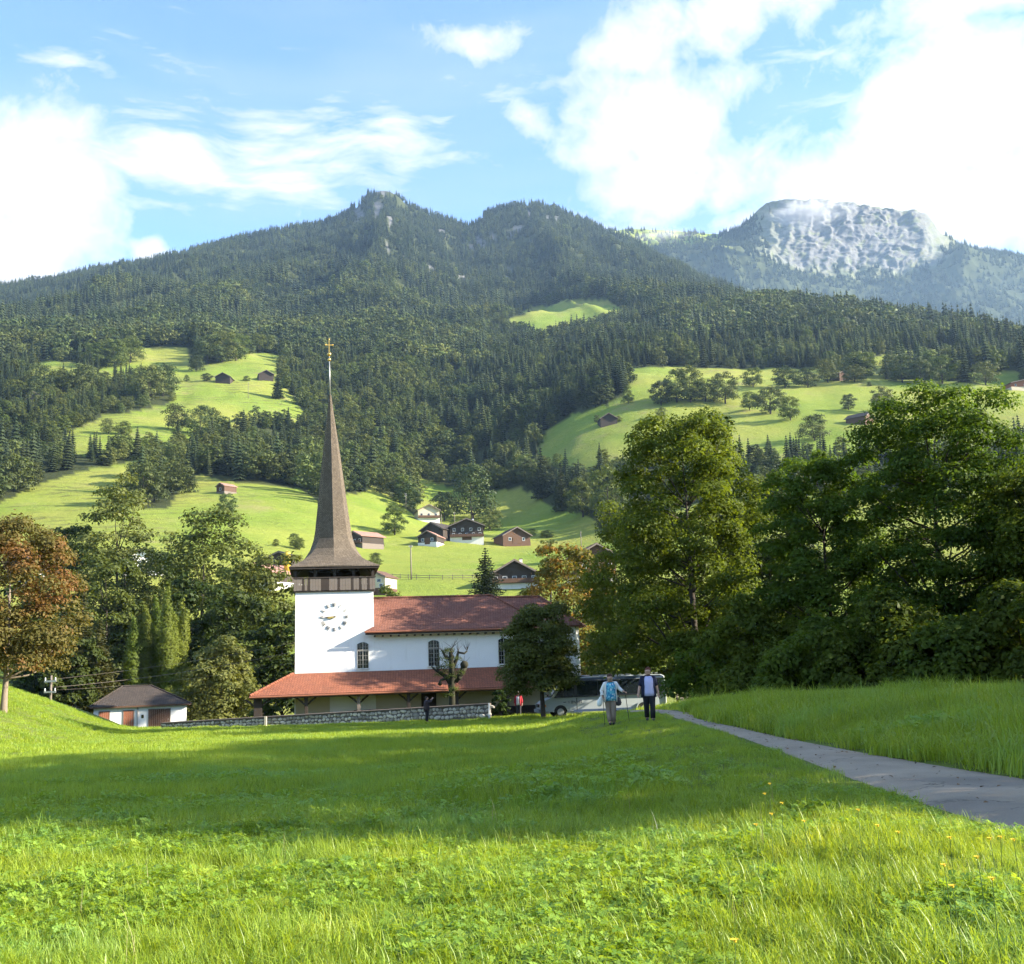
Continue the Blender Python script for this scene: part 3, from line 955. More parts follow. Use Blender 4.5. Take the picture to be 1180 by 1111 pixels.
def scatter_nodes(coll):
    ng = bpy.data.node_groups.new('scatter', 'GeometryNodeTree')
    ng.interface.new_socket('Geometry', in_out='INPUT', socket_type='NodeSocketGeometry')
    ng.interface.new_socket('Geometry', in_out='OUTPUT', socket_type='NodeSocketGeometry')
    N = ng.nodes; L = ng.links
    gi = N.new('NodeGroupInput'); go = N.new('NodeGroupOutput')
    ci = N.new('GeometryNodeCollectionInfo'); ci.inputs['Collection'].default_value = coll
    ci.inputs['Separate Children'].default_value = True; ci.inputs['Reset Children'].default_value = True
    ip = N.new('GeometryNodeInstanceOnPoints'); ip.inputs['Pick Instance'].default_value = True

    def attr(nm, typ):
        a = N.new('GeometryNodeInputNamedAttribute'); a.data_type = typ; a.inputs['Name'].default_value = nm
        return a.outputs['Attribute']
    L.new(gi.outputs[0], ip.inputs['Points']); L.new(ci.outputs[0], ip.inputs['Instance'])
    L.new(attr('idx', 'INT'), ip.inputs['Instance Index']); L.new(attr('rot', 'FLOAT_VECTOR'), ip.inputs['Rotation']); L.new(attr('scl', 'FLOAT_VECTOR'), ip.inputs['Scale'])
    L.new(ip.outputs[0], go.inputs[0])
    return ng


_NG = {}


def scatter(name, pts, idx, rot, scl, coll, label, cat=None, kind='stuff'):
    me = bpy.data.meshes.new(name); me.vertices.add(len(pts)); me.vertices.foreach_set('co', np.asarray(pts, np.float32).ravel())
    a = me.attributes.new('idx', 'INT', 'POINT'); a.data.foreach_set('value', np.asarray(idx, np.int32))
    a = me.attributes.new('rot', 'FLOAT_VECTOR', 'POINT'); a.data.foreach_set('vector', np.asarray(rot, np.float32).ravel())
    a = me.attributes.new('scl', 'FLOAT_VECTOR', 'POINT'); a.data.foreach_set('vector', np.asarray(scl, np.float32).ravel())
    o = link(name, me, label=label, cat=cat, kind=kind)
    if coll.name not in _NG: _NG[coll.name] = scatter_nodes(coll)
    md = o.modifiers.new('scatter', 'NODES'); md.node_group = _NG[coll.name]
    return o


# clearings kept open round the houses and single trees (filled in before the forest is sown)
KEEP = []


def sow(rmin, rmax, area, r, azl=-.56, azh=.56):
    n = int(.5 * (rmax ** 2 - rmin ** 2) * (azh - azl) / area)
    R = np.sqrt(r.uniform(rmin ** 2, rmax ** 2, n)); a = r.uniform(azl, azh, n)
    X, Y = R * np.sin(a), R * np.cos(a); Z = ground(X, Y)
    ok = wooded(X, Y, Z)
    px, py, _ = proj(np.stack([X, Y, Z], -1))
    ok &= rock_mask(X, Y, Z) < .35
    ok &= ~((np.hypot((px - 445) / 13, (py - 220) / 9) < 1) & (R > 1800))
    for kx, ky, kr in KEEP:
        ok &= np.hypot(X - kx, Y - ky) > kr
    # thinner spots and small clearings
    ok &= fbm(X / 60, Y / 60, 33, 3) > np.where(R > 1500, .27, .20)
    return X[ok], Y[ok], Z[ok], R[ok], px[ok], py[ok]


def forest():
    r = np.random.default_rng(5)
    # the near lower woods
    X, Y, Z, R, px, py = sow(395, 960, 52, r)
    n = len(X); con = r.random(n) < np.clip(.28 + .45 * (fbm(X / 70, Y / 70, 17, 3) - .38) * 3 + .15 * (py < 440), .08, .85)
    h = np.where(con, r.uniform(15, 29, n), r.uniform(10, 19, n)) * np.where(R < 520, .85, .82) * np.where((px < 420) & (py < 540), .72, 1.) * np.where((px > 610) & (py > 500) & (R < 620), .62, 1.)
    w = np.where(con, r.uniform(.85, 1.15, n), r.uniform(.9, 1.35, n))
    idx = np.where(con, 9 + r.integers(0, 3, n), 12 + r.integers(0, 4, n))
    h = h * (.62 + .76 * fbm(X / 45, Y / 45, 88, 3)); scl = np.stack([h * w, h * w, h], 1); rot = np.stack([r.normal(size=n) * .03, r.normal(size=n) * .03, r.uniform(0, 6.28, n)], 1)
    scatter('hillside_wood', np.stack([X, Y, Z - .3], 1), idx, rot, scl, PROTO, 'mixed wood of spruce and broadleaf trees between the hillside meadows', 'wood')
    # the forest on the middle slopes
    X, Y, Z, R, px, py = sow(960, 1700, 58, r)
    n = len(X); con = r.random(n) < np.clip(.50 + .9 * (fbm(X / 120, Y / 120, 17, 3) - .5) * 2 + .25 * (R > 1250) - .25 * (px > 850), .12, .93)
    h = np.where(con, r.uniform(13, 26, n), r.uniform(10, 18, n)); w = np.where(con, r.uniform(.9, 1.25, n), r.uniform(.95, 1.35, n))
    h = h * np.where((px > 560) & (px < 760) & (py > 352) & (py < 425), .65, 1.)
    idx = np.where(con, r.integers(0, 5, n), 5 + r.integers(0, 4, n))
    h = h * (.62 + .76 * fbm(X / 45, Y / 45, 88, 3)); scl = np.stack([h * w, h * w, h], 1); rot = np.stack([r.normal(size=n) * .03, r.normal(size=n) * .03, r.uniform(0, 6.28, n)], 1)
    scatter('slope_forest', np.stack([X, Y, Z - .3], 1), idx, rot, scl, PROTO, 'dense spruce and beech forest on the middle slopes', 'forest')
    # the mountain forest
    X, Y, Z, R, px, py = sow(1700, 2600, 55, r, -.60, .35)
    n = len(X); con = r.random(n) < .93
    h = np.where(con, r.uniform(10, 21, n), r.uniform(8, 14, n)); w = np.where(con, r.uniform(.9, 1.3, n), r.uniform(.9, 1.3, n))
    idx = np.where(con, r.integers(0, 5, n), 5 + r.integers(0, 4, n))
    h = h * (.62 + .76 * fbm(X / 45, Y / 45, 88, 3)); scl = np.stack([h * w, h * w, h], 1); rot = np.stack([r.normal(size=n) * .02, r.normal(size=n) * .02, r.uniform(0, 6.28, n)], 1)
    scatter('mountain_forest', np.stack([X, Y, Z - .3], 1), idx, rot, scl, PROTO, 'dark spruce forest covering the mountain up to its ridge', 'forest')
    n = len(PEAK_TREES); h = r.uniform(16, 30, n)
    scatter('far_forest', PEAK_TREES, r.integers(0, 5, n), np.stack([0 * h, 0 * h, r.uniform(0, 6, n)], 1), np.stack([h * 1.5, h * 1.5, h], 1), PROTO, 'blue-green forest on the slope below the limestone peak', 'forest')


# ---- single trees
def tree(name, label, loc, H, R, base, leafm, nleaf, leaf, seed, nl=40, rt=None, group=None, cat='tree', size=(.16, .30), shape=1., barkm='bark', up=.5, flat=.75, limbs=12, rz=0., asp=.6):
    r = np.random.default_rng(seed)
    root = empty(name, loc, rz, label=label, cat=cat, group=group)
    lob = lobes_broad(H, R, base, r, nl, size, shape)
    link('crown', crown_mesh('crown', lob, nleaf, leaf, r, flat, up, asp), M[leafm], root)
    link('trunk', trunk_mesh('trunk', lob, H, max(base, .3), rt or H * .016, r, limbs), M[barkm], root)
    return root


def tree_px(name, label, px, top, base_py, D, wpx, leafm, nleaf, leaf, seed, cb=.12, z=None, **kw):
    """a tree standing at distance D whose top and width match the picture"""
    g = P(px, base_py, D); zz = gz(g[0], g[1]) if z is None else z
    t = P(px, top, D)
    H = t[2] - zz; R = wpx / 2 * D / F_PX
    return tree(name, label, (g[0], g[1], zz), H, R, H * cb, leafm, nleaf, leaf, seed, **kw)


def near_trees():
    T = tree_px
    # left: the autumn chestnut on the bank
    T('chestnut_tree', 'chestnut tree turning orange-brown on the grassy bank at the left edge', 4, 600, 826, 60, 150, 'leaf_orange', 42000, .095, 101, cb=.16, nl=60, barkm='bark_pale', rt=.17, size=(.17, .30), limbs=20)
    # trees in the hollow behind the white cottage
    T('broadleaf_tree', 'tallest broadleaf tree behind the white cottage, with a pale yellow-green top', 128, 556, 820, 150, 96, 'leaf_pale', 15000, .26, 102, nl=46)
    T('broadleaf_tree', 'dark broad-crowned tree beside the tall pale-topped tree, right of the chestnut', 72, 607, 820, 155, 80, 'leaf_dark', 11000, .28, 103, nl=36)
    T('broadleaf_tree', 'leafy tree with light green crown standing behind the right side of the columnar cypresses', 238, 588, 820, 148, 118, 'leaf_mid', 17000, .26, 104, nl=50)
    T('broadleaf_tree', 'bright green rounded tree just left of the church tower below the brown farm roof', 305, 640, 825, 135, 92, 'leaf_mid', 12000, .25, 105, nl=40)
    T('broadleaf_tree', 'dark bushy tree in the shade directly left of the church tower', 325, 705, 825, 112, 70, 'leaf_dark', 9000, .22, 106, nl=30)
    T('broadleaf_tree', 'dark dense tree behind the round light-green bush left of the church', 280, 690, 825, 120, 100, 'leaf_dark', 12000, .24, 107, nl=36)
    T('broadleaf_tree', 'shadowy tree between the cypresses and the tall pale-topped tree', 178, 640, 825, 160, 100, 'leaf_dark', 11000, .28, 108, nl=36)
    T('broadleaf_tree', 'broad dark green tree low behind the chestnut branches', 45, 660, 825, 130, 100, 'leaf_dark', 12000, .25, 109, nl=36)
    T('broadleaf_tree', 'mid-green tree below the tall pale-topped tree, left of the cypresses', 118, 640, 825, 138, 95, 'leaf_mid', 11000, .25, 110, nl=36)
    T('broadleaf_tree', 'dark tree half hidden by the cypress tips, under the light green crown', 222, 665, 825, 125, 76, 'leaf_dark', 11000, .24, 114, nl=36)
    T('broadleaf_tree', 'dark tree low between the chestnut and the yellowish spruce', 84, 735, 828, 108, 60, 'leaf_dark', 8000, .22, 115, nl=30)
    T('broadleaf_tree', 'loose pale green tree leaning over the brown farm roof left of the spire', 268, 640, 825, 140, 66, 'leaf_mid', 9000, .25, 116, nl=32)
    T('ash_sapling', 'slender feathery tree rising above the trees behind the cottage', 196, 612, 825, 165, 34, 'leaf_pale', 3500, .24, 111, nl=24, size=(.2, .4))
    T('round_bush', 'big rounded light-green bush between the cottage and the church arcade', 255, 741, 832, 104, 92, 'leaf_pale', 15000, .17, 112, cb=.03, nl=50, cat='bush', size=(.2, .34), shape=.8)
    T('shrub', 'small leafy shrub showing under the left corner of the arcade roof', 306, 792, 835, 93, 26, 'leaf_mid', 2500, .13, 113, cb=.03, nl=14, cat='shrub', size=(.25, .4), shape=.8)
    # spruces left
    for (lab, px, top, D, w, lm, sd) in (('pale yellowish spruce left of the columnar cypresses', 112, 716, 112, 58, 'needle_pale', 121), ('narrow spruce behind the yellowish one, below the dark tree', 92, 672, 128, 50, 'needle_pale', 122), ('dark spruce right of the chestnut, at the top of the bank', 68, 700, 118, 46, 'needle', 123), ('spruce half hidden behind the columnar cypresses', 140, 650, 142, 46, 'needle', 124),
                                         ('dark spruce with spreading boughs right behind the nave roof', 565, 632, 180, 84, 'needle', 125), ('spruce tip poking up behind the tall trees at the right edge', 1166, 452, 75, 60, 'needle', 126)):
        r = np.random.default_rng(sd); g = P(px, 830, D); z = gz(g[0], g[1]); H = P(px, top, D)[2] - z
        root = empty('spruce_tree', (g[0], g[1], z), label=lab, cat='spruce')
        cm, tm = spruce_parts(H, w / 2 * D / F_PX * 1.1, r, layers=int(18 + 1.6 * H), nb=22, leaf=.26 if D < 150 else .30)
        link('crown', cm, M[lm], root); link('trunk', tm, M['bark'], root)
    # columnar cypresses behind the cottage
    for i, (px, top, w, lab) in enumerate(((151, 706, 18, 'leftmost dark columnar cypress of the clump behind the cottage'), (165, 690, 17, 'second columnar cypress from the left in the clump behind the cottage'), (178, 682, 18, 'columnar cypress in the middle of the clump, a little behind the rest'),
                                           (190, 668, 18, 'tallest columnar cypress of the clump behind the cottage'), (197, 698, 20, 'broad sunlit columnar cypress at the front right of the clump'), (209, 682, 17, 'rightmost columnar cypress of the clump behind the cottage'))):
        D = 114 + (i % 3) * 1.2; g = P(px, 832, D); z = gz(g[0], g[1]); H = P(px, top, D)[2] - z; R = w / 2 * D / F_PX
        r = np.random.default_rng(140 + i)
        hh = np.linspace(.04, .97, 34); lob = np.array([(r.normal() * R * .15, r.normal() * R * .15, H * t, R * (.95 if t < .6 else .95 * (1 - ((t - .6) / .42) ** 1.6)) + .05) for t in hh])
        root = empty('cypress_tree', (g[0], g[1], z), label=lab, cat='cypress', group='columnar cypresses behind the cottage')
        link('crown', crown_mesh('crown', lob, 15000, .10, r, 1.1, .3, .45, 1.7, .35), M['leaf_cypress'], root)
        b = MB(); b.tube((0, 0, -.3), (0, 0, H * .9), .14, .03, 7); b.obj('trunk', M['bark'], root)
    # around the church
    T('round_tree', 'dark round-crowned tree on a short trunk in front of the nave', 626, 700, 824, 71.5, 94, 'leaf_mid', 44000, .09, 151, cb=.22, nl=80, rt=.15, size=(.22, .32), shape=1.05)
    T('broadleaf_tree', 'yellow-green autumn tree behind the right end of the church', 664, 628, 815, 112, 112, 'leaf_yellow', 18000, .20, 152, nl=52)
    T('broadleaf_tree', 'green tree in the shade right of the church behind the minibus', 712, 668, 812, 100, 66, 'leaf_mid', 10000, .19, 153, nl=36)
    T('fruit_tree', 'small loose fruit tree in the village meadow left of the yellow-green tree', 634, 622, 668, 215, 34, 'leaf_pale', 2600, .24, 154, cb=.3, nl=22)
    T('shrub', 'light green shrubs below the timber house with the sloping red roof', 605, 680, 700, 190, 44, 'leaf_pale', 3500, .24, 155, cb=.03, nl=20, cat='shrub', shape=.7)
    T('shrub', 'leafy shrub right of the tower below the yellow house', 447, 672, 700, 175, 46, 'leaf_mid', 4200, .22, 156, cb=.03, nl=24, cat='shrub', shape=.7)
    T('shrub', 'low dark shrub beside the white post at the end of the stone wall', 577, 795, 824, 77, 26, 'leaf_dark', 2600, .09, 157, cb=.03, nl=16, cat='shrub', shape=.7)
    # the big trees on the right
    T('ash_tree', 'tall sunlit-topped tree left of the other big trees at the right', 806, 474, 806, 68, 206, 'leaf_right', 78000, .115, 161, cb=.10, nl=135, rt=.3, size=(.10, .19), limbs=60)
    T('ash_tree', 'lower leafy tree leaning out left towards the minibus', 742, 582, 806, 86, 122, 'leaf_right', 34000, .13, 162, cb=.05, nl=70, rt=.2, limbs=20)
    T('ash_tree', 'middle tree of the big trees at the right, between the two tallest', 966, 522, 803, 60, 178, 'leaf_right', 70000, .105, 163, cb=.08, nl=130, rt=.28, size=(.10, .19), limbs=60)
    T('ash_tree', 'tallest tree at the right edge with a broad yellow-green crown', 1104, 454, 800, 55, 216, 'leaf_right', 85000, .10, 164, cb=.10, nl=165, rt=.3, size=(.115, .21), limbs=66)
    T('ash_tree', 'big leafy tree cut by the right edge of the picture', 1235, 545, 800, 51, 180, 'leaf_right', 50000, .105, 165, cb=.08, nl=80, rt=.28, limbs=30)
    T('ash_tree', 'tree hidden behind the tall left tree at the right, shading the nave', 838, 492, 803, 90, 120, 'leaf_dark', 15000, .22, 167, cb=.05, nl=44, rt=.25, limbs=14)
    T('ash_tree', 'darker tree behind the gap between the two left tall trees at the right', 900, 560, 803, 83, 150, 'leaf_dark', 20000, .19, 166, cb=.05, nl=50, rt=.25, limbs=20)
    for i, (px, top, D, w, lab) in enumerate(((838, 705, 64, 110, 'dark undergrowth bush behind the strolling woman in the dark cardigan'), (872, 668, 57, 130, 'dark bush at the foot of the tall left tree at the right'), (950, 690, 52, 120, 'dark bush below the middle big tree'),
                                              (1030, 660, 50, 130, 'dark tall bush between the middle and the tallest big tree'), (1110, 690, 47, 120, 'dark bush at the foot of the tallest big tree'), (1180, 650, 46, 130, 'dark bush at the right edge above the bank'))):
        T('bush', lab, px, top + 25, 802, D, w * 1.25, 'leaf_right', 15000, .12, 170 + i, cb=.0, nl=60, cat='bush', shape=.45, size=(.10, .26), group='bushes under the big trees', flat=.9)
    # trees out of the picture on the right, whose shade lies on the meadow
    for i, (x, y, H, R) in enumerate(((23, 13.2, 15, 4.6), (29, 17, 18, 5.5), (24, 21, 15, 4.6), (31, 26, 20, 6), (36, 19, 21, 6), (27, 31, 16, 5), (36, 35, 20, 6), (31, 40, 15, 5))):
        tree('roadside_tree', 'leafy roadside tree standing just beyond the right edge', (x, y, gz(x, y)), H, R, H * .1, 'leaf_right', 16000, .21, 190 + i, nl=60, rt=.26, group='trees beyond the right edge')


near_trees()

# ---- single trees out on the hillside meadows (shared crowns)
RH = np.random.default_rng(77)
HILL_BROAD = []
for i in range(5):
    lob = lobes_broad(1.0, .44 + .05 * (i % 3), .10, RH, 30, (.22, .38), .9)
    cm = crown_mesh('crown', lob, 3800, .026, RH, up=.3, nd=1.5, nr=.45); cm.materials.append(M['leaf_mid'] if i % 2 else M['leaf_far'])
    tm = trunk_mesh('trunk', lob, 1.0, .14, .022, RH, 9, 6); tm.materials.append(M['bark'])
    HILL_BROAD.append((cm, tm))
HILL_SPRUCE = []
for i in range(2):
    cm, tm = spruce_parts(12.0, 2.7, RH, layers=20, nb=11, leaf=.42); cm.materials.append(M['needle']); tm.materials.append(M['bark'])
    HILL_SPRUCE.append((cm, tm))


def hill_tree(px, py, hpx, label, kind='b', wid=1.0, group='single trees on the hillside meadows'):
    g = hit(px, py); d = math.hypot(g[0], g[1]); H = hpx * d / F_PX
    KEEP.append((g[0], g[1], H * .5))
    i = int(RH.integers(0, 5))
    cm, tm = HILL_BROAD[i] if kind == 'b' else HILL_SPRUCE[i % 2]
    s = H if kind == 'b' else H / 12
    nm = ('hillside_tree' if hpx > 14 else 'hillside_bush') if kind == 'b' else 'spruce_tree'
    cat = ('tree' if hpx > 14 else 'bush') if kind == 'b' else 'spruce'
    root = empty(nm, (g[0], g[1], g[2] - .1), RH.uniform(0, 6.28), label=label, cat=cat, group=group)
    root.scale = (s * wid, s * wid, s)
    link('crown', cm, None, root); link('trunk', tm, None, root)
    return root


for a in (
    (864, 473, 22, 'left one of three trees in a loose row on the right-hand meadow'), (888, 477, 32, 'broad spreading tree in the middle of the loose row of three on the right-hand meadow', 'b', 1.25),
    (911, 485, 28, 'right one of three trees in a loose row on the right-hand meadow'), (939, 508, 29, 'lone round tree low on the right-hand meadow, left of the small barn', 'b', 1.1),
    (978, 473, 19, 'small lone tree above the small barn on the right-hand meadow', 'b', 1.1), (1018, 474, 28, 'lone tree above and right of the small barn on the right-hand meadow'),
    (762, 468, 30, 'leftmost tree of the short row across the right-hand meadow'), (780, 465, 40, 'tall second tree of the short row across the right-hand meadow'), (796, 464, 42, 'tallest tree of the short row across the right-hand meadow'),
    (813, 464, 28, 'low fourth tree of the short row across the right-hand meadow', 'b', 1.2), (836, 465, 36, 'rightmost tree of the short row across the right-hand meadow', 'b', 1.1), (724, 466, 22, 'slim young tree at the left end of the right-hand meadow', 'b', .7),
    (762, 481, 12, 'single small bush right of the barn with two bushes', 'b', 1.), (688, 487, 9, 'bush at the left wall of the dark barn on the right-hand meadow'), (713, 487, 8, 'bush at the right wall of the dark barn on the right-hand meadow'),
    (729, 440, 8, 'small bush near the upper edge of the pale field on the right'), (868, 446, 22, 'round tree at the far left of the upper hedge on the right meadow', 'b', 1.2), (905, 447, 25, 'wide round tree in the upper hedge on the right meadow', 'b', 1.3),
    (931, 447, 23, 'round tree in the upper hedge, second from the half-hidden barn roof', 'b', 1.2), (954, 441, 26, 'tree beside the half-hidden barn roof in the upper hedge'), (985, 441, 20, 'low spreading tree right of the half-hidden barn roof', 'b', 1.5),
    (1040, 441, 30, 'left tree of the dense clump on the upper right meadow', 'b', 1.2), (1062, 442, 28, 'middle tree of the dense clump on the upper right meadow', 'b', 1.2), (1086, 442, 30, 'right tree of the dense clump on the upper right meadow', 'b', 1.2),
    (1136, 444, 26, 'tree left of the long red-roofed shed at the right edge', 'b', 1.2), (1002, 446, 6, 'tiny bush below the low spreading tree on the upper right meadow'),
    (262, 594, 25, 'lone round tree below the hillside hut on the left slope', 'b', 1.0), (165, 582, 46, 'big dark tree jutting into the lower left field'), (178, 578, 40, 'right-hand tree of the pair jutting into the lower left field'), (152, 578, 34, 'pale tree at the left of the pair jutting into the lower left field'),
    (170, 552, 34, 'tree standing above the pair in the lower left field'),
    (204, 497, 30, 'round tree in the left middle meadow, left of its taller neighbour'), (231, 502, 34, 'tall oval tree in the left middle meadow'), (247, 497, 26, 'slim tree right of the tall oval tree in the left meadow', 'b', .8),
    (125, 500, 17, 'small tree at the left of two on the narrow left meadow'), (143, 501, 15, 'small tree at the right of two on the narrow left meadow', 'b', 1.2), (226, 429, 20, 'tree at the edge of the upper left meadow, below the rounded wood'),
    (158, 520, 24, 'narrow spruce by the small white shed on the left slope', 's'), (320, 460, 36, 'dark spruce below the upper left barn, next to the wood', 's'), (309, 484, 10, 'small round bush on the terraced left meadow'),
    (215, 440, 8, 'bush left of the upper left barn'), (238, 440, 10, 'low bushes next to the upper left barn', 'b', 1.5), (284, 440, 7, 'small bush between the two upper left barns', 'b', 1.4),
    (240, 420, 34, 'left round tree of the wood on the upper left meadow', 'b', 1.1), (256, 418, 36, 'middle round tree of the wood on the upper left meadow', 'b', 1.1), (272, 416, 32, 'right round tree of the wood on the upper left meadow', 'b', 1.1), (300, 407, 22, 'pale-trunked tree at the top right of the upper left meadow', 'b', 1.4),
    (50, 452, 30, 'left one of three close trees on the far left slope'), (72, 454, 28, 'middle one of three close trees on the far left slope'), (94, 454, 34, 'right one of three close trees on the far left slope', 'b', 1.1), (110, 424, 28, 'left tree of the clump above the far left fields', 'b', 1.2), (132, 424, 32, 'middle tree of the clump above the far left fields', 'b', 1.2), (150, 418, 28, 'right tree of the clump above the far left fields', 'b', 1.2),
    (172, 462, 40, 'tall left tree of the diagonal tree belt on the left slope'), (188, 458, 38, 'tall right tree of the diagonal tree belt on the left slope'),
    (318, 630, 9, 'small bush by the road left of the spire'), (340, 632, 17, 'dark tree close to the left side of the spire', 'b', .9), (345, 634, 14, 'second dark tree touching the left side of the spire foot'),
    (455, 617, 33, 'round tree above the house with the lit roof, right of the spire', 'b', 1.1), (441, 630, 12, 'conifer beside the house with the lit roof', 's'), (565, 612, 25, 'round tree right of the wide dark chalet', 'b', 1.1), (521, 612, 10, 'small bush between the dark barn and the wide chalet'),
    (488, 626, 10, 'bush left of the dark barn with the white garage'), (612, 618, 9, 'bush right of the brown barn', 'b', 1.6), (630, 620, 9, 'bushes along the track right of the brown barn', 'b', 2.0), (545, 600, 62, 'tall dark broadleaf tree standing alone in the shaded gully'), (512, 600, 34, 'dark bush-like tree at the foot of the shaded gully'),
    (702, 600, 62, 'left tree of the pale pair above the right end of the village', 'b', .9), (672, 596, 44, 'middle rounded tree above the right end of the village'), (648, 590, 58, 'tall slim spruce above the track right of the village', 's'), (625, 575, 60, 'tall dark spruce at the edge of the shaded gully', 's'),
    (720, 640, 60, 'dark tree behind the village beside the big right-hand trees', 'b', .9), (432, 655, 18, 'small bush right of the spire foot', 'b', 1.0),
):
    hill_tree(*a)

# ------------------------------------------------------------------ buildings
def tilemat(name, c1, c2, row=.28, colw=.2, stain=(.10, .05, .035)):
    def bld(k):
        tc = k.n('ShaderNodeTexCoord').outputs['Object']
        sep = k.n('ShaderNodeSeparateXYZ'); k.put(sep.inputs[0], tc)
        xy = k.math('ADD', sep.outputs[0], k.math('MULTIPLY', sep.outputs[1], .25))
        cb = k.n('ShaderNodeCombineXYZ'); k.put(cb.inputs[0], xy); k.put(cb.inputs[1], k.math('MULTIPLY', sep.outputs[2], 2.1))
        br = k.n('ShaderNodeTexBrick'); k.put(br.inputs['Vector'], cb.outputs[0])
        br.inputs['Color1'].default_value = (*c1, 1); br.inputs['Color2'].default_value = (*c2, 1); br.inputs['Mortar'].default_value = (*[x * .45 for x in c1], 1)
        br.inputs['Scale'].default_value = 1.0; br.inputs['Brick Width'].default_value = colw; br.inputs['Row Height'].default_value = row
        br.inputs['Mortar Size'].default_value = .022; br.inputs['Mortar Smooth'].default_value = .4
        n = k.noise(tc, .7, 6, .65); n2 = k.noise(tc, 5., 4, .6)
        c = k.mix(k.remap(n, .5, .72, 0, .6), br.outputs['Color'], stain)
        c = k.mix(k.remap(n2, .3, .8, 0, .35), c, tuple(min(1, x * 1.25) for x in c2))
        row_s = k.math('FRACT', k.math('MULTIPLY', sep.outputs[2], 2.1 / row))
        return pbsdf(k, c, .8, spec=.2, bump=k.math('ADD', k.math('MULTIPLY', br.outputs['Fac'], -.5), row_s), bump_d=.03, bump_s=.6)
    return mat(name, bld)


M['tile_red'] = tilemat('tile_red', (.215, .078, .046), (.295, .110, .062))
M['tile_old'] = tilemat('tile_old', (.150, .062, .042), (.215, .092, .062))
M['tile_brown'] = tilemat('tile_brown', (.105, .062, .046), (.150, .088, .062), stain=(.06, .045, .035))
M['tile_dark'] = tilemat('tile_dark', (.046, .038, .033), (.070, .056, .047), stain=(.035, .030, .026))
M['tile_pink'] = tilemat('tile_pink', (.30, .16, .125), (.37, .20, .155), stain=(.20, .13, .11))
M['shingle'] = tilemat('shingle', (.098, .078, .057), (.175, .140, .102), row=.22, colw=.13, stain=(.060, .046, .034))


def planks(parent, x0, x1, y, z0, z1, n, m, name='plank', depth=.04, gap=.012, alt=None, seed=0, skew=0):
    """upright boards, each a piece of its own, facing -y"""
    r = random.Random(seed); w = (x1 - x0) / n
    meshes = []
    for q in range(3):
        b = MB(); b.box(-w / 2 + gap / 2, w / 2 - gap / 2, -depth, 0, 0, z1 - z0); meshes.append(b.mesh(name))
        meshes[-1].materials.append([m, alt or m, m][q])
    for i in range(n):
        o = link(name, meshes[r.randrange(3)], None, parent, loc=(x0 + w * (i + .5), y - r.random() * .012, z0 + r.uniform(-.01, .02)))


def arch(w, h, rise, n=6):
    pts = [(-w / 2, 0), (w / 2, 0)]
    for i in range(n + 1):
        t = i / n; x = w / 2 - w * t; pts.append((x, h - rise + rise * (1 - (2 * t - 1) ** 2)))
    return pts


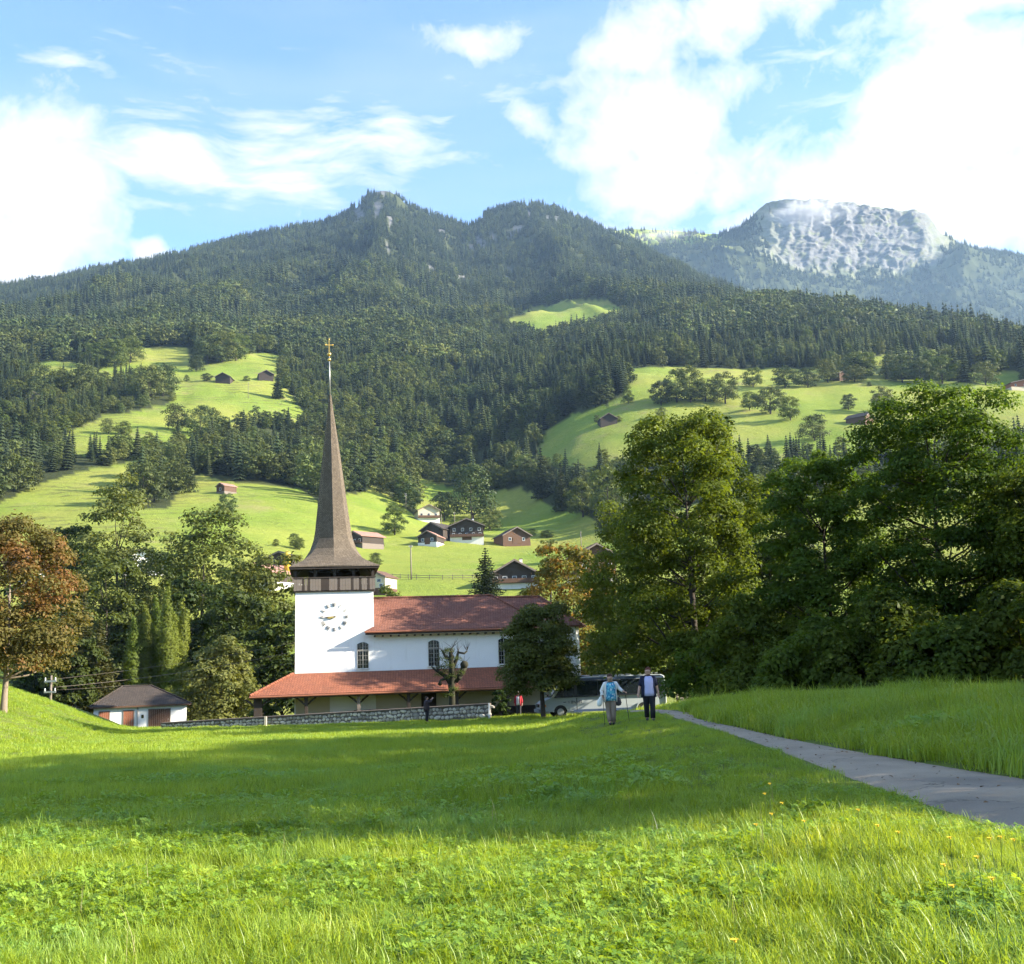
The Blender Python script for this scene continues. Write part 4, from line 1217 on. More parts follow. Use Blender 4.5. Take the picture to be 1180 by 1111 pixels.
def church():
    # the tower's front left corner on the churchyard ground, nave running off to the right
    z0 = -1.95; yaw = math.radians(10)
    o = P(340, 775, 85.0)
    C = empty('church', (o[0], o[1], z0), yaw, label='white village church with pointed shingled spire and red tiled roofs', cat='church')
    TW = 6.05; ZT = 10.25
    b = MB(); bt = .09
    v = [(-bt, -bt, -.6), (TW + bt, -bt, -.6), (TW + bt, TW, -.6), (-bt, TW, -.6), (.0, .0, 5.2), (TW, .0, 5.2), (TW, TW, 5.2), (0, TW, 5.2), (.03, .03, ZT), (TW - .03, .03, ZT), (TW - .03, TW, ZT), (.03, TW, ZT)]
    fc = []
    for q in (0, 4):
        for j in range(4): fc.append((q + j, q + (j + 1) % 4, q + 4 + (j + 1) % 4, q + 4 + j))
    fc.append((8, 9, 10, 11)); b.add(v, fc)
    tower = b.obj('tower_wall', M['plaster'], C)
    # clock: twelve numerals and two hands on the bare wall
    ck = MB(); ck_c = (2.98, 8.28); ring = []
    cl = empty('clock', (ck_c[0], -.004, ck_c[1])); cl.parent = C
    cl.rotation_euler = (0, math.radians(0), 0)
    num = ['I', 'II', 'III', 'IIII', 'V', 'VI', 'VII', 'VIII', 'IX', 'X', 'XI', 'XII']
    rr = .95
    for i, s in enumerate(num):
        a = math.radians(90 - 30 * (i + 1)); nb = MB(); adv = {'I': .075, 'V': .13, 'X': .13}
        wtot = sum(adv[ch] for ch in s); x = -wtot / 2
        for ch in s:
            cx = x + adv[ch] / 2; h = .14

            def stroke(xa, za, xb, zb, t=.024):
                d = Vector((xb - xa, 0, zb - za)).normalized() * (t / 2); nx, nz = -d.z, d.x
                nb.add([(xa + nx, -.03, za + nz), (xa - nx, -.03, za - nz), (xb - nx, -.03, zb - nz), (xb + nx, -.03, zb + nz), (xa + nx, 0, za + nz), (xa - nx, 0, za - nz), (xb - nx, 0, zb - nz), (xb + nx, 0, zb + nz)],
                       [(0, 1, 2, 3), (4, 7, 6, 5), (0, 4, 5, 1), (1, 5, 6, 2), (2, 6, 7, 3), (3, 7, 4, 0)])
            if ch == 'I': stroke(cx, -h, cx, h, .022)
            elif ch == 'V': stroke(cx - .06, h, cx, -h); stroke(cx + .06, h, cx, -h, .018)
            else: stroke(cx - .06, h, cx + .06, -h); stroke(cx + .06, h, cx - .06, -h, .018)
            x += adv[ch]
        me = nb.mesh('numeral'); ob = link('numeral', me, M['wood_dark'], cl, loc=(rr * math.cos(a), 0, rr * math.sin(a)))
        ob.rotation_euler = (0, math.pi / 2 - a, 0)
    for nm, ang, L, w in (('minute_hand', 268, .82, .075), ('hour_hand', 262, .56, .11)):
        hb = MB(); hb.add([(-w / 2, -.05, -.12), (w / 2, -.05, -.12), (w * .7, -.05, L * .6), (0, -.05, L), (-w * .7, -.05, L * .6), (-w / 2, -.02, -.12), (w / 2, -.02, -.12), (w * .7, -.02, L * .6), (0, -.02, L), (-w * .7, -.02, L * .6)],
                          [(0, 1, 2, 3, 4), (9, 8, 7, 6, 5), (0, 5, 6, 1), (1, 6, 7, 2), (2, 7, 8, 3), (3, 8, 9, 4), (4, 9, 5, 0)])
        ob = hb.obj(nm, M['gold'] if nm == 'hour_hand' else M['black'], cl); ob.rotation_euler = (0, math.radians(ang), 0); ob.location = (0, -.005 if nm == 'minute_hand' else -.045, 0)
    hb = MB(); hb.tube((0, -.1, 0), (0, 0, 0), .06, n=10); hb.obj('clock_boss', M['black'], cl)
    # belfry gallery of upright boards
    GZ = ZT + 1.02; e = .10
    gal = empty('gallery', (0, 0, 0)); gal.parent = C
    b = MB(); b.box(-e, TW + e, -e, TW + e, ZT - .02, ZT + .08); b.obj('floor_beam', M['wood_dark'], gal)
    planks(gal, -e, TW + e, -e - .003, ZT + .085, GZ, 30, M['wood_grey'], alt=M['wood_dark'], seed=3)
    for sx in (-e, TW + e - .05):
        b = MB(); b.box(sx, sx + .05, -e + .01, TW + e, ZT + .09, GZ); b.obj('side_boarding', M['wood_dark'], gal)
    b = MB(); b.box(-e, TW + e, TW + e - .05, TW + e, ZT + .09, GZ); b.obj('back_boarding', M['wood_dark'], gal)
    b = MB(); b.box(-e - .06, TW + e + .06, -e - .09, -e + .06, GZ + .012, GZ + .11); b.obj('handrail', M['wood_dark'], gal)
    # belfry posts with curved braces, dark beams behind
    EZ = 12.15
    for i in range(5):
        x = .05 + (TW - .1) * i / 4
        for y in (.10, TW - .1):
            b = MB(); b.box(x - .11, x + .11, y - .11, y + .11, ZT + .09, EZ + .2)
            if i < 4:
                pts = []
                for j in range(7):
                    t = j / 6; pts.append((x + .11 + (TW - .1) / 4 * .5 * t, y, EZ - .45 + .42 * math.sin(t * math.pi / 2)))
                b.chain(pts, [.06] * 7, 6)
            if i > 0:
                pts = []
                for j in range(7):
                    t = j / 6; pts.append((x - .11 - (TW - .1) / 4 * .5 * t, y, EZ - .45 + .42 * math.sin(t * math.pi / 2)))
                b.chain(pts, [.06] * 7, 6)
            b.obj('belfry_post', M['wood_dark'], gal)
    b = MB(); b.box(1.0, TW - 1.0, 2.0, 2.2, ZT + .1, EZ); b.box(1.0, 1.2, 2.2, TW - 1.0, ZT + .1, EZ); b.obj('bell_frame', M['wood_dark'], gal)
    b = MB(); prof = [(.02, .95), (.2, .9), (.28, .6), (.34, .3), (.46, .05), (.5, 0)]
    for q in range(len(prof) - 1):
        pass
    b.chain([(3.0, 1.3, ZT + .35 + p[1]) for p in prof][::-1], [p[0] for p in prof][::-1], 14); b.obj('bell', M['metal_grey'], gal, smooth=True)
    # spire: square flared eaves turning into an octagon
    ct = TW / 2; PR = [(0, 3.50), (.10, 3.50), (.28, 3.18), (.62, 2.72), (1.05, 2.28), (1.65, 1.88), (2.5, 1.58), (3.2, 1.45), (6.1, 1.10), (10.0, .66), (13.4, .22), (14.6, .10)]
    V = []; base = EZ
    for (h, hw) in PR:
        sq = max(0., 1 - h / 2.6) ** .8
        lean = -.016 * h
        for j in range(8):
            a = math.radians(-90 + 45 * j); d = hw * (1 + (math.sqrt(2) - 1) * sq * (j % 2)) if True else hw
            oc = hw * 1.02
            q = d * sq + oc * (1 - sq) if j % 2 else hw
            V.append((ct + q * math.cos(a) + lean, ct + q * math.sin(a) + lean * .2, base + h))
    n = len(PR); fcs = [tuple(range(7, -1, -1))]
    for i in range(n - 1):
        for j in range(8): fcs.append((i * 8 + j, i * 8 + (j + 1) % 8, (i + 1) * 8 + (j + 1) % 8, (i + 1) * 8 + j))
    fcs.append(tuple((n - 1) * 8 + j for j in range(8)))
    b = MB(); b.add(V, fcs); sp = b.obj('spire', M['shingle'], C)
    b = MB()
    b.box(ct - 3.42, ct + 3.42, ct - 3.44, ct + 3.44, base - .16, base - .004); b.obj('eaves_board', M['wood_dark'], sp)
    lx = ct - .016 * 14.6; zt = base + 14.5
    b = MB(); b.tube((lx, ct, zt), (lx - .04, ct, zt + 3.6), .055, .035, 8); b.obj('mast', M['metal_grey'], sp, smooth=True)
    b = MB(); b.ball((lx - .04, ct, zt + 3.15), .14, 12, 8); b.ball((lx - .045, ct, zt + 3.62), .17, 12, 8); b.obj('finial_ball', M['gold'], sp, smooth=True)
    b = MB(); x = lx - .05; z = zt + 3.7; b.box(x - .035, x + .035, ct - .03, ct + .03, z, z + 1.15); b.box(x - .27, x - .04, ct - .025, ct + .025, z + .70, z + .77); b.box(x + .04, x + .27, ct - .025, ct + .025, z + .70, z + .77); b.ball((x, ct, z + 1.2), .075); b.ball((x - .29, ct, z + .735), .07); b.ball((x + .29, ct, z + .735), .07)
    b.obj('cross', M['gold'], sp)
    # nave and chancel walls
    NE, NB, EH = 19.3, 9.4, 7.35
    b = MB(); b.box(TW + .001, NE, .004, NB, -.6, EH); b.obj('nave_wall', M['plaster'], C)
    b = MB(); yc0, yc1 = .75, NB - .75; x1 = 22.9
    poly = [(NE + .001, yc0), (x1 - .7, yc0), (x1, yc0 + 1.6), (x1, yc1 - 1.6), (x1 - .7, yc1), (NE + .001, yc1)]
    v = [(x, y, -.6) for x, y in poly] + [(x, y, EH) for x, y in poly]; k = len(poly)
    b.add(v, [tuple(range(k))[::-1], tuple(range(k, 2 * k))] + [(i, (i + 1) % k, (i + 1) % k + k, i + k) for i in range(k)]); b.obj('chancel_wall', M['plaster'], C)
    # roofs as thick sheets

    def sheet(name, quads, m, th=.16, parent=C):
        b = MB()
        for qd in quads:
            q = [Vector(p) for p in qd]; nrm = (q[1] - q[0]).cross(q[2] - q[0]).normalized(); low = [p - nrm * th for p in q]; kk = len(q)
            b.add([tuple(p) for p in q] + [tuple(p) for p in low], [tuple(range(kk)), tuple(range(2 * kk - 1, kk - 1, -1))] + [(i, i + kk, (i + 1) % kk + kk, (i + 1) % kk) for i in range(kk)])
        return b.obj(name, m, parent)
    ov = .75; ze = 7.10; zr = 9.98; yr = NB / 2; L0 = TW + .02; RE = 16.1; EE = NE + .7
    flare = .9
    nroof = sheet('nave_roof', [
        [(L0, flare - ov, ze + .42), (EE - flare * .8, flare - ov, ze + .42), (RE, yr, zr), (L0, yr, zr)],
        [(EE - flare * .8, NB - flare + ov, ze + .42), (L0, NB - flare + ov, ze + .42), (L0, yr, zr), (RE, yr, zr)],
        [(EE - flare * .8, flare - ov, ze + .42), (EE - flare * .8, NB - flare + ov, ze + .42), (RE, yr, zr)],
        [(L0 - .75, -ov, ze), (EE, -ov, ze), (EE - flare * .8, flare - ov, ze + .42), (L0 - .75 + .0, flare - ov - .15 + .15, ze + .42)] if False else [(L0 - .75, -ov, ze), (EE, -ov, ze), (EE - flare * .8, flare - ov - .01, ze + .416), (L0, flare - ov - .01, ze + .416)],
        [(EE, -ov, ze), (EE, NB + ov, ze), (EE - flare * .8 + .01, NB - flare + ov, ze + .416), (EE - flare * .8 + .01, flare - ov, ze + .416)],
        [(EE, NB + ov, ze), (L0, NB + ov, ze), (L0, NB - flare + ov, ze + .416), (EE - flare * .8, NB - flare + ov, ze + .416)],
    ], M['tile_old'])

    def ridge(name, pts, parent, m):
        b = MB()
        for a_, b_ in zip(pts[:-1], pts[1:]):
            va, vb = Vector(a_), Vector(b_); L = (vb - va).length; k = max(1, int(L / .42))
            for i in range(k):
                p, q = va.lerp(vb, i / k), va.lerp(vb, (i + .96) / k); b.tube(p, q, .11, .095, 8)
        b.obj(name, m, parent)
    ridge('ridge_tiles', [(L0, yr, zr + .02), (RE, yr, zr + .02), (EE - .7, flare - ov, ze + .46), (EE, -ov, ze + .04)], nroof, M['tile_old'])
    czr = 9.80; cre = 20.2; cex = 23.5; c0, c1 = yc0 - .7, yc1 + .7
    croof = sheet('chancel_roof', [
        [(17.0, c0, ze + .06), (cex - .9, c0, ze + .06), (cre, yr, czr), (15.5, yr, czr)],
        [(cex - .9, c1, ze + .06), (17.0, c1, ze + .06), (15.5, yr, czr), (cre, yr, czr)],
        [(cex - .9, c0, ze + .06), (cex, c0 + 2.0, ze + .06), (cre, yr, czr)],
        [(cex, c0 + 2.0, ze + .06), (cex, c1 - 2.0, ze + .06), (cre, yr, czr)],
        [(cex, c1 - 2.0, ze + .06), (cex - .9, c1, ze + .06), (cre, yr, czr)]], M['tile_old'])
    ridge('ridge_tiles', [(15.5, yr, czr + .02), (cre, yr, czr + .02), (cex - .9, c0, ze + .12)], croof, M['tile_old'])
    b = MB(); b.box(L0 - .74, EE - .02, -ov + .015, -ov + .045, ze - .30, ze - .13); b.obj('fascia', M['wood_dark'], nroof)
    b = MB(); b.box(TW + .01, NE - .1, -ov + .06, .0, ze - .34, ze - .29); b.obj('soffit', M['plaster_cream'], nroof)
    for i in range(22):
        x = 6.0 + i * .62
        b = MB(); b.box(x, x + .12, -ov + .05, .0, ze - .46, ze - .345); b.obj('rafter_end', M['wood_dark'], nroof)
    b = MB(); b.chain([(L0 - .8, -ov - .07, ze - .10), (EE, -ov - .07, ze - .13)], [.075, .075], 8); b.obj('gutter', M['wood_red'], nroof)
    # windows with glazing bars
    for wx in (5.15, 10.65, 16.2):
        w, h, zb = .84, 1.98, 4.28
        W = empty('window', (wx, 0, zb)); W.parent = C
        fy = -.012 if wx < TW else -.008
        b = MB(); b.prism(arch(w + .04, h + .02, .16), fy, fy - .006); b.obj('pane', M['glass_dark'], W)
        for s in (-1, 1):
            b = MB(); b.box(s * w / 2 - .022, s * w / 2 + .022, fy - .05, fy - .007, 0, h - .12); b.obj('frame', M['window_bar'], W)
        b = MB(); b.box(-.026, .026, fy - .055, fy - .007, 0, h); b.obj('mullion', M['window_bar'], W)
        b = MB(); b.box(-w / 2 + .036, w / 2 - .036, fy - .062, fy - .056, 1.36, 1.42); b.obj('transom', M['window_bar'], W)
        for s in (-1, 1):
            b = MB(); b.box(s * .22 - .008, s * .22 + .008, fy - .03, fy - .007, 0, h - .06); b.obj('glazing_bar', M['window_bar'], W)
        for q in range(5):
            zz = .30 + q * .33
            if abs(zz - 1.4) > .1:
                b = MB(); b.box(-w / 2 + .036, w / 2 - .036, fy - .034, fy - .0305, zz, zz + .016); b.obj('glazing_bar', M['window_bar'], W)
        b = MB(); b.box(-w / 2 - .08, w / 2 + .08, fy - .12, .02, -.09, 0.0); b.obj('sill', M['plaster'], W)
    # arcade: pent roof all along the front and round the tower's left side
    av, az0, az1 = -3.3, 2.52, 4.05; xl = -3.15; xr = 20.2
    aroof = sheet('arcade_roof', [
        [(xl, av, az0), (xr, av, az0), (xr, -.015, az1), (-.12, -.015, az1)],
        [(xl, TW + .5, az0), (xl, av, az0), (-.12, -.015, az1), (-.12, TW + .5, az1)]], M['tile_red'], .12)
    ridge('hip_tiles', [(xl, av, az0 + .03), (-.12, -.03, az1 + .03)], aroof, M['tile_red'])
    b = MB(); b.box(xl + .02, xr - .02, av + .02, av + .06, az0 - .26, az0 - .125); b.obj('fascia', M['wood_dark'], aroof)
    b = MB(); b.chain([(xl - .03, av - .06, az0 - .1), (xr, av - .06, az0 - .12)], [.07, .07], 8); b.obj('gutter', M['wood_red'], aroof)
    b = MB(); b.box(xl + .5, xr - .3, av + .42, av + .60, az0 - .20, az0 - .04); b.obj('arcade_beam', M['wood_dark'], aroof)
    for i, x in enumerate((-2.6, .87, 4.7, 8.4, 12.05, 15.9, 19.5)):
        A = empty('arcade_post', (x, av + .5, 0)); A.parent = C
        th = .30 if i == 0 else .13
        b = MB(); b.box(-th, th, -.13, .13, .95, az0 - .205); b.obj('shaft', M['wood_dark'] if i != 2 else M['wood_grey'], A, bevel=.02)
        b = MB(); b.box(-th - .04, th + .04, -.17, .17, -.5, .948); b.obj('plinth', M['wood_red'] if i in (1,) else M['plaster_cream'] if i == 2 else M['wood_dark'], A, bevel=.02)
        for s in (-1, 1):
            b = MB(); b.chain([(s * th, 0, az0 - .75), (s * (th + .22), 0, az0 - .52), (s * (th + .6), 0, az0 - .25)], [.07, .08, .06], 6); b.obj('brace', M['wood_dark'], A)
    b = MB(); b.box(TW + .02, NE - .01, -.012, -.006, -.3, az1 - .2); b.obj('lower_wall_render', M['plaster_cream'], C)
    b = MB(); b.box(.05, 2.6, -.115, -.10, -.3, az1 - .25); b.obj('lower_tower_render', M['plaster_cream'], C)
    b = MB(); b.box(4.4, 8.0, -.5, -.14, .2, .62); b.box(4.4, 8.0, -.20, -.115, .62, 1.15); b.obj('bench', M['wood_dark'], C)
    b = MB(); b.box(9.6, 10.75, -.10, -.016, -.3, 2.35); b.obj('door', M['wood_dark'], C)
    b = MB(); b.box(11.2, 18.6, -.5, -.14, .2, .6); b.box(11.2, 18.6, -.20, -.02, .6, 1.0); b.obj('bench', M['wood_dark'], C)
    return C


church()


def cottage():
    D = 95.; o = P(107, 846, D); z0 = gz(o[0], o[1]) - .15
    z0 = P(160, 843, D)[2]
    C = empty('cottage', (o[0], o[1], z0), math.radians(20), label='small white cottage with dark hipped roof and brown wooden doors, left of the church', cat='cottage')
    W, L, H = 7.6, 5.2, 2.25
    b = MB(); b.box(0, W, 0, L, -1.2, H); b.obj('wall', M['plaster'], C)
    ov = .36; ze = H - .08; zr = H + 1.55; rx0, rx1 = 2.3, W - 2.9; yr = L / 2
    b = MB()
    q = [(-ov, -ov, ze), (W + ov, -ov, ze), (W + ov, L + ov, ze), (-ov, L + ov, ze), (rx0, yr, zr), (rx1, yr, zr)]
    lo = [(x, y, z - .14) for x, y, z in q]
    fc = [(0, 1, 5, 4), (1, 2, 5), (2, 3, 4, 5), (3, 0, 4)]
    b.add(q + lo, fc + [tuple(i + 6 for i in f[::-1]) for f in fc] + [(0, 6, 7, 1), (1, 7, 8, 2), (2, 8, 9, 3), (3, 9, 6, 0)])
    rf = b.obj('roof', M['tile_dark'], C)
    b = MB()
    for a_, c_ in ((0, 4), (1, 5), (4, 5), (2, 5)):
        b.tube((q[a_][0], q[a_][1], q[a_][2] + .02), (q[c_][0], q[c_][1], q[c_][2] + .02), .07, n=6)
    b.obj('ridge_tiles', M['tile_dark'], rf)
    b = MB(); b.box(-ov + .05, W + ov - .05, -ov - .03, -ov - .002, ze - .16, ze - .02); b.obj('fascia', M['wood_brown'], rf)
    for (x0, x1, n, dbl) in ((.48, 1.25, 5, 0), (2.42, 3.22, 5, 0), (4.48, 6.2, 11, 1)):
        d = empty('door', (0, 0, 0)); d.parent = C
        hh = 1.72 if not dbl else 1.75
        b = MB(); b.box(x0 - .07, x0 - .002, -.06, -.003, -.3, hh + .06); b.box(x1 + .002, x1 + .07, -.06, -.003, -.3, hh + .06); b.box(x0, x1, -.06, -.003, hh + .002, hh + .06); b.obj('frame', M['wood_grey'], d)
        planks(d, x0, x1, -.006, -.3, hh, n, M['wood_red'] if not dbl else M['wood_brown'], alt=M['wood_brown'], seed=n, depth=.03)
        b = MB(); b.box(x1 - .14, x1 - .10, -.075, -.05, .8, .95); b.obj('handle', M['metal_grey'], d)
    b = MB(); b.box(3.86, 4.06, -.03, -.004, 1.05, 1.35); w = b.obj('window', M['glass_dark'], C)
    b = MB(); b.tube((3.55, -.07, -.6), (3.55, -.07, ze - .1), .05, n=8); b.obj('downpipe', M['metal_grey'], C)
    KEEP.append((o[0], o[1], 10))


cottage()


def stone_wall():
    a = P(185, 845, 80.5)[:2]; c = P(565, 826, 76.0)[:2]
    d = c - a; L = float(np.linalg.norm(d)); ang = math.atan2(d[1], d[0])
    za, zc = P(185, 845, 80.5)[2], P(565, 826, 76.0)[2]
    root = empty('stone_wall', (a[0], a[1], za), ang, label='low rubble stone wall with dark coping in front of the church', cat='wall')
    sl = (zc - za) / L
    H0, H1 = .64, .80

    def top(x): return x * sl + H0 + (H1 - H0) * x / L
    b = MB(); n = 24
    for i in range(n):
        x0, x1 = L * i / n, L * (i + 1) / n
        v = []
        for x in (x0, x1):
            v += [(x, .04, x * sl - .6), (x, .38, x * sl - .6), (x, .38, top(x)), (x, .04, top(x))]
        b.add(v, [(0, 4, 7, 3), (3, 7, 6, 2), (1, 2, 6, 5), (0, 1, 5, 4)] + ([(0, 3, 2, 1)] if i == 0 else []) + ([(4, 5, 6, 7)] if i == n - 1 else []))
    b.obj('mortar_core', plain('mortar', (.13, .12, .105), .95, .2, 4.), root)
    ms = [plain('stone_%d' % i, c_, .9, .22, 4., bump=.02) for i, c_ in enumerate(((.46, .43, .37), (.36, .335, .29), (.56, .52, .44), (.24, .225, .20)))]
    r = random.Random(4); meshes = []
    for i in range(10):
        bm = bmesh.new(); bmesh.ops.create_icosphere(bm, subdivisions=1, radius=.5)
        for vv in bm.verts:
            k = 1 / max(abs(vv.co.x) ** 3 + abs(vv.co.z) ** 3, .03) ** (1 / 3) * .5
            vv.co.x *= min(1.35, .6 + k * .45); vv.co.z *= min(1.35, .6 + k * .45)
            vv.co *= r.uniform(.88, 1.1)
        me = bpy.data.meshes.new('stone'); bm.to_mesh(me); bm.free(); me.materials.append(ms[i % 4]); meshes.append(me)
    rows = 3
    for j in range(rows):
        x = -.02 - .1 * (j % 2)
        while x < L - .08:
            w = r.choice((r.uniform(.16, .28), r.uniform(.26, .52)))
            h = (top(x) - x * sl) / rows
            o = link('stone', meshes[r.randrange(10)], None, root, loc=(x + w / 2, .04, x * sl + h * (j + .5) + r.uniform(-.05, .05)))
            o.scale = (w * .96, r.uniform(.14, .22), h * r.uniform(.75, 1.12)); o.rotation_euler = (r.uniform(-.05, .05), r.uniform(-.35, .35), 0)
            x += w
    m = plain('coping', (.105, .085, .068), .9, .3, 4.)
    k = 22
    for i in range(k):
        x0, x1 = L * i / k + .01, L * (i + 1) / k - .01; b = MB()
        b.add([(x0, -.06, top(x0) + .004), (x1, -.06, top(x1) + .004), (x1, .46, top(x1) + .004), (x0, .46, top(x0) + .004), (x0, -.06, top(x0) + .085), (x1, -.06, top(x1) + .085), (x1, .46, top(x1) + .11), (x0, .46, top(x0) + .11)],
              [(0, 3, 2, 1), (4, 5, 6, 7), (0, 1, 5, 4), (1, 2, 6, 5), (2, 3, 7, 6), (3, 0, 4, 7)]); b.obj('coping_slab', m, root)
    p = P(564, 826, 75.8)
    b = MB(); b.box(-.06, .06, -.06, .06, -.4, 1.05); b.obj('marker_post', M['white_paint'], loc=(p[0], p[1], gz(p[0], p[1])), bevel=.012, label='white marker post at the right end of the stone wall', cat='post')
    p = P(306, 836, 78.5)
    b = MB(); b.box(-.08, .08, -.08, .08, -.3, .7); b.obj('marker_post', M['plaster_cream'], loc=(p[0], p[1], gz(p[0], p[1])), bevel=.012, label='short pale stone post standing against the stone wall below the arcade corner', cat='post')


stone_wall()


# ---- farmhouses and barns
def chalet(name, label, px, py, wpx, hpx, yaw=0., depth=1.1, base=.3, roofm='tile_brown', wallm='wood_dark', basem='plaster', windows=2, rows=1, pitch=.42, eave=.10, door=False, balcony=False, chimney=False, D=None, cat='house', smoke=None, shed_roof=False, wmat=None, group='houses and barns of the village and hillside'):
    """gabled alpine house, gable to -y; wpx wide and hpx to the ridge in the picture"""
    g = hit(px, py) if D is None else P(px, py, D)
    d = math.hypot(g[0], g[1]); s = d / F_PX; W = wpx * s * .92; H = hpx * s * .92; L = W * depth
    KEEP.append((g[0], g[1], W * .95))
    C = empty(name, (g[0], g[1], g[2]), yaw, label=label, cat=cat, group=group)
    w = W / 2 * (1 - eave); rise = pitch * W / 2; he = H - rise
    hb = he * base * .68
    hw = he + rise * eave
    b = MB(); b.box(-w - .06, w + .06, -L / 2 - .06, L / 2, -3., hb); b.obj('base_wall', M[basem], C)
    zr = H - .12
    b = MB(); b.prism([(-w, hb + .001), (w, hb + .001), (w, hw - .08), (0, zr), (-w, hw - .08)], -L / 2, L / 2); b.obj('wall', M[wallm], C)
    oy = W * .09
    for sd in (-1, 1):
        b = MB(); th = .22
        v = [(0, -L / 2 - oy, H), (sd * W / 2, -L / 2 - oy, he), (sd * W / 2, L / 2 + oy, he), (0, L / 2 + oy, H)]
        b.add(v + [(x, y, z + th) for x, y, z in v], [(0, 1, 2, 3), (4, 7, 6, 5), (0, 4, 5, 1), (1, 5, 6, 2), (2, 6, 7, 3), (3, 7, 4, 0)]); b.obj('roof', M[roofm], C)
        b = MB(); v = [(0, -L / 2 - oy - .06, H - .22), (sd * W / 2, -L / 2 - oy - .06, he - .22), (sd * W / 2, -L / 2 - oy - .06, he + th * .6), (0, -L / 2 - oy - .06, H + th * .6)]
        b.add(v + [(x, y + .055, z) for x, y, z in v], [(0, 1, 2, 3), (4, 7, 6, 5), (0, 4, 5, 1), (1, 5, 6, 2), (2, 6, 7, 3), (3, 7, 4, 0)]); b.obj('bargeboard', M['wood_grey'], C)
    nw = windows
    for q in range(rows):
        zc = hb + (he - hb) * (q + .5) / max(rows, 1) * .95
        k = nw if q < rows - 1 or rows == 1 else max(1, nw - 1)
        for i in range(k):
            x = -w + 2 * w * (i + .5) / k; ww, wh = min(.42, w / k * .42), min(.5, (he - hb) / rows * .30)
            if ww < .12: continue
            Wn = empty('window', (x, -L / 2, zc)); Wn.parent = C
            b = MB(); b.box(-ww, ww, -.05, -.004, -wh, wh); b.obj('pane', M['glass_dark'], Wn)
            b = MB(); t = .07; b.box(-ww - t, -ww - .003, -.09, -.003, -wh - t, wh + t); b.box(ww + .003, ww + t, -.09, -.003, -wh - t, wh + t); b.box(-ww, ww, -.09, -.003, wh + .003, wh + t); b.box(-ww, ww, -.09, -.003, -wh - t, -wh - .003); b.obj('frame', M[wmat or 'white_paint'], Wn)
    if door:
        b = MB(); dw = W * .13; b.box(-dw, dw, -L / 2 - .12, -L / 2 - .065, -.2, min(hb * .85, 2.4) if hb > 1.2 else 2.0); b.obj('door', M['wood_brown'], C)
    if balcony:
        b = MB(); b.box(-w - .1, w + .1, -L / 2 - 1.0, -L / 2 - .065, hb + .05, hb + .17); bl = b.obj('balcony', M['wood_brown'], C)
        b = MB(); b.box(-w - .1, w + .1, -L / 2 - 1.0, -L / 2 - .95, hb + .18, hb + 1.0); b.obj('railing', M['wood_brown'], bl)
    if chimney:
        b = MB(); b.box(W * .16, W * .16 + .6, -.3, .3, H - rise * .5, H + .7); ch = b.obj('chimney', M['plaster'], C)
        b = MB(); b.box(W * .16 - .08, W * .16 + .68, -.38, .38, H + .703, H + .82); b.obj('chimney_cap', M['tile_dark'], ch)
    return C


chalet('farmhouse', 'small house with sunlit cream gable and white ground floor, highest of the village centre', 492, 601, 30, 19, .25, 1.0, .30, 'tile_brown', 'plaster_cream', 'plaster', 3, 1, .5, balcony=True, chimney=True)
chalet('barn', 'dark gabled barn behind the small one with the white garage', 507, 622, 36, 20, -.5, 1.0, .2, 'tile_dark', 'wood_dark', 'wood_dark', 1, 1, .55, cat='barn')
chalet('barn', 'small dark gabled barn with a white garage front, left in the village centre', 497, 628, 27, 16, -.25, 1.1, .28, 'tile_pink', 'wood_dark', 'plaster', 2, 1, .55, door=True, cat='barn')
chalet('chalet', 'wide dark timber chalet with white ground floor and a row of windows', 538, 624, 46, 26, .05,   .9, .27, 'tile_dark', 'wood_dark', 'plaster', 5, 2, .42, door=True, balcony=True, chimney=True)
chalet('barn', 'brown timber barn with a broad dark roof, right in the village centre', 590, 628, 40, 20, .35, .9, .25, 'tile_dark', 'wood_brown', 'wood_brown', 2, 1, .55, door=True, cat='barn')
chalet('farmhouse', 'dark timber house with a pale pink lit roof, just right of the spire', 421, 630, 34, 18, -.75, 1.0, .3, 'tile_pink', 'wood_dark', 'wood_grey', 3, 1, .45, balcony=True)
chalet('farmhouse', 'dark timber house with rows of windows and a long sloping reddish roof behind the spruce', 590, 676, 66, 30, .12, .9, .22, 'tile_pink', 'wood_dark', 'plaster', 6, 2, .56, chimney=True, balcony=True)
chalet('farmhouse', 'house mostly hidden by the big right trees, brown roof and white lower wall', 682, 672, 54, 46, .2, 1., .34, 'tile_brown', 'wood_brown', 'plaster', 3, 1, .55)
chalet('farmhouse', 'wide low farmhouse with a broad brown roof left of the spire', 312, 676, 58, 26, -.45, 1.0, .34, 'tile_pink', 'wood_dark', 'plaster', 4, 1, .46)
chalet('shed', 'dark shed beside the yellow silo close to the spire', 328, 654, 34, 18, -.2, .9, .2, 'tile_dark', 'wood_dark', 'wood_dark', 2, 1, .4, cat='shed')
chalet('farmhouse', 'yellow house with brown roof peeping out right of the spire foot', 437, 684, 36, 27, -.3, 1.0, .45, 'tile_brown', 'plaster_cream', 'wood_brown', 3, 2, .5)
chalet('hillside_hut', 'small hut with reddish roof alone on the left slope', 261, 569, 16, 12, -.6, 1.2, .3, 'tile_pink', 'wood_brown', 'wood_grey', 1, 1, .5, cat='hut')
chalet('barn', 'dark gabled hay barn between two bushes on the right-hand meadow', 700, 489, 24, 12, .1, .9, .2, 'tile_dark', 'wood_dark', 'wood_dark', 0, 1, .62, cat='barn')
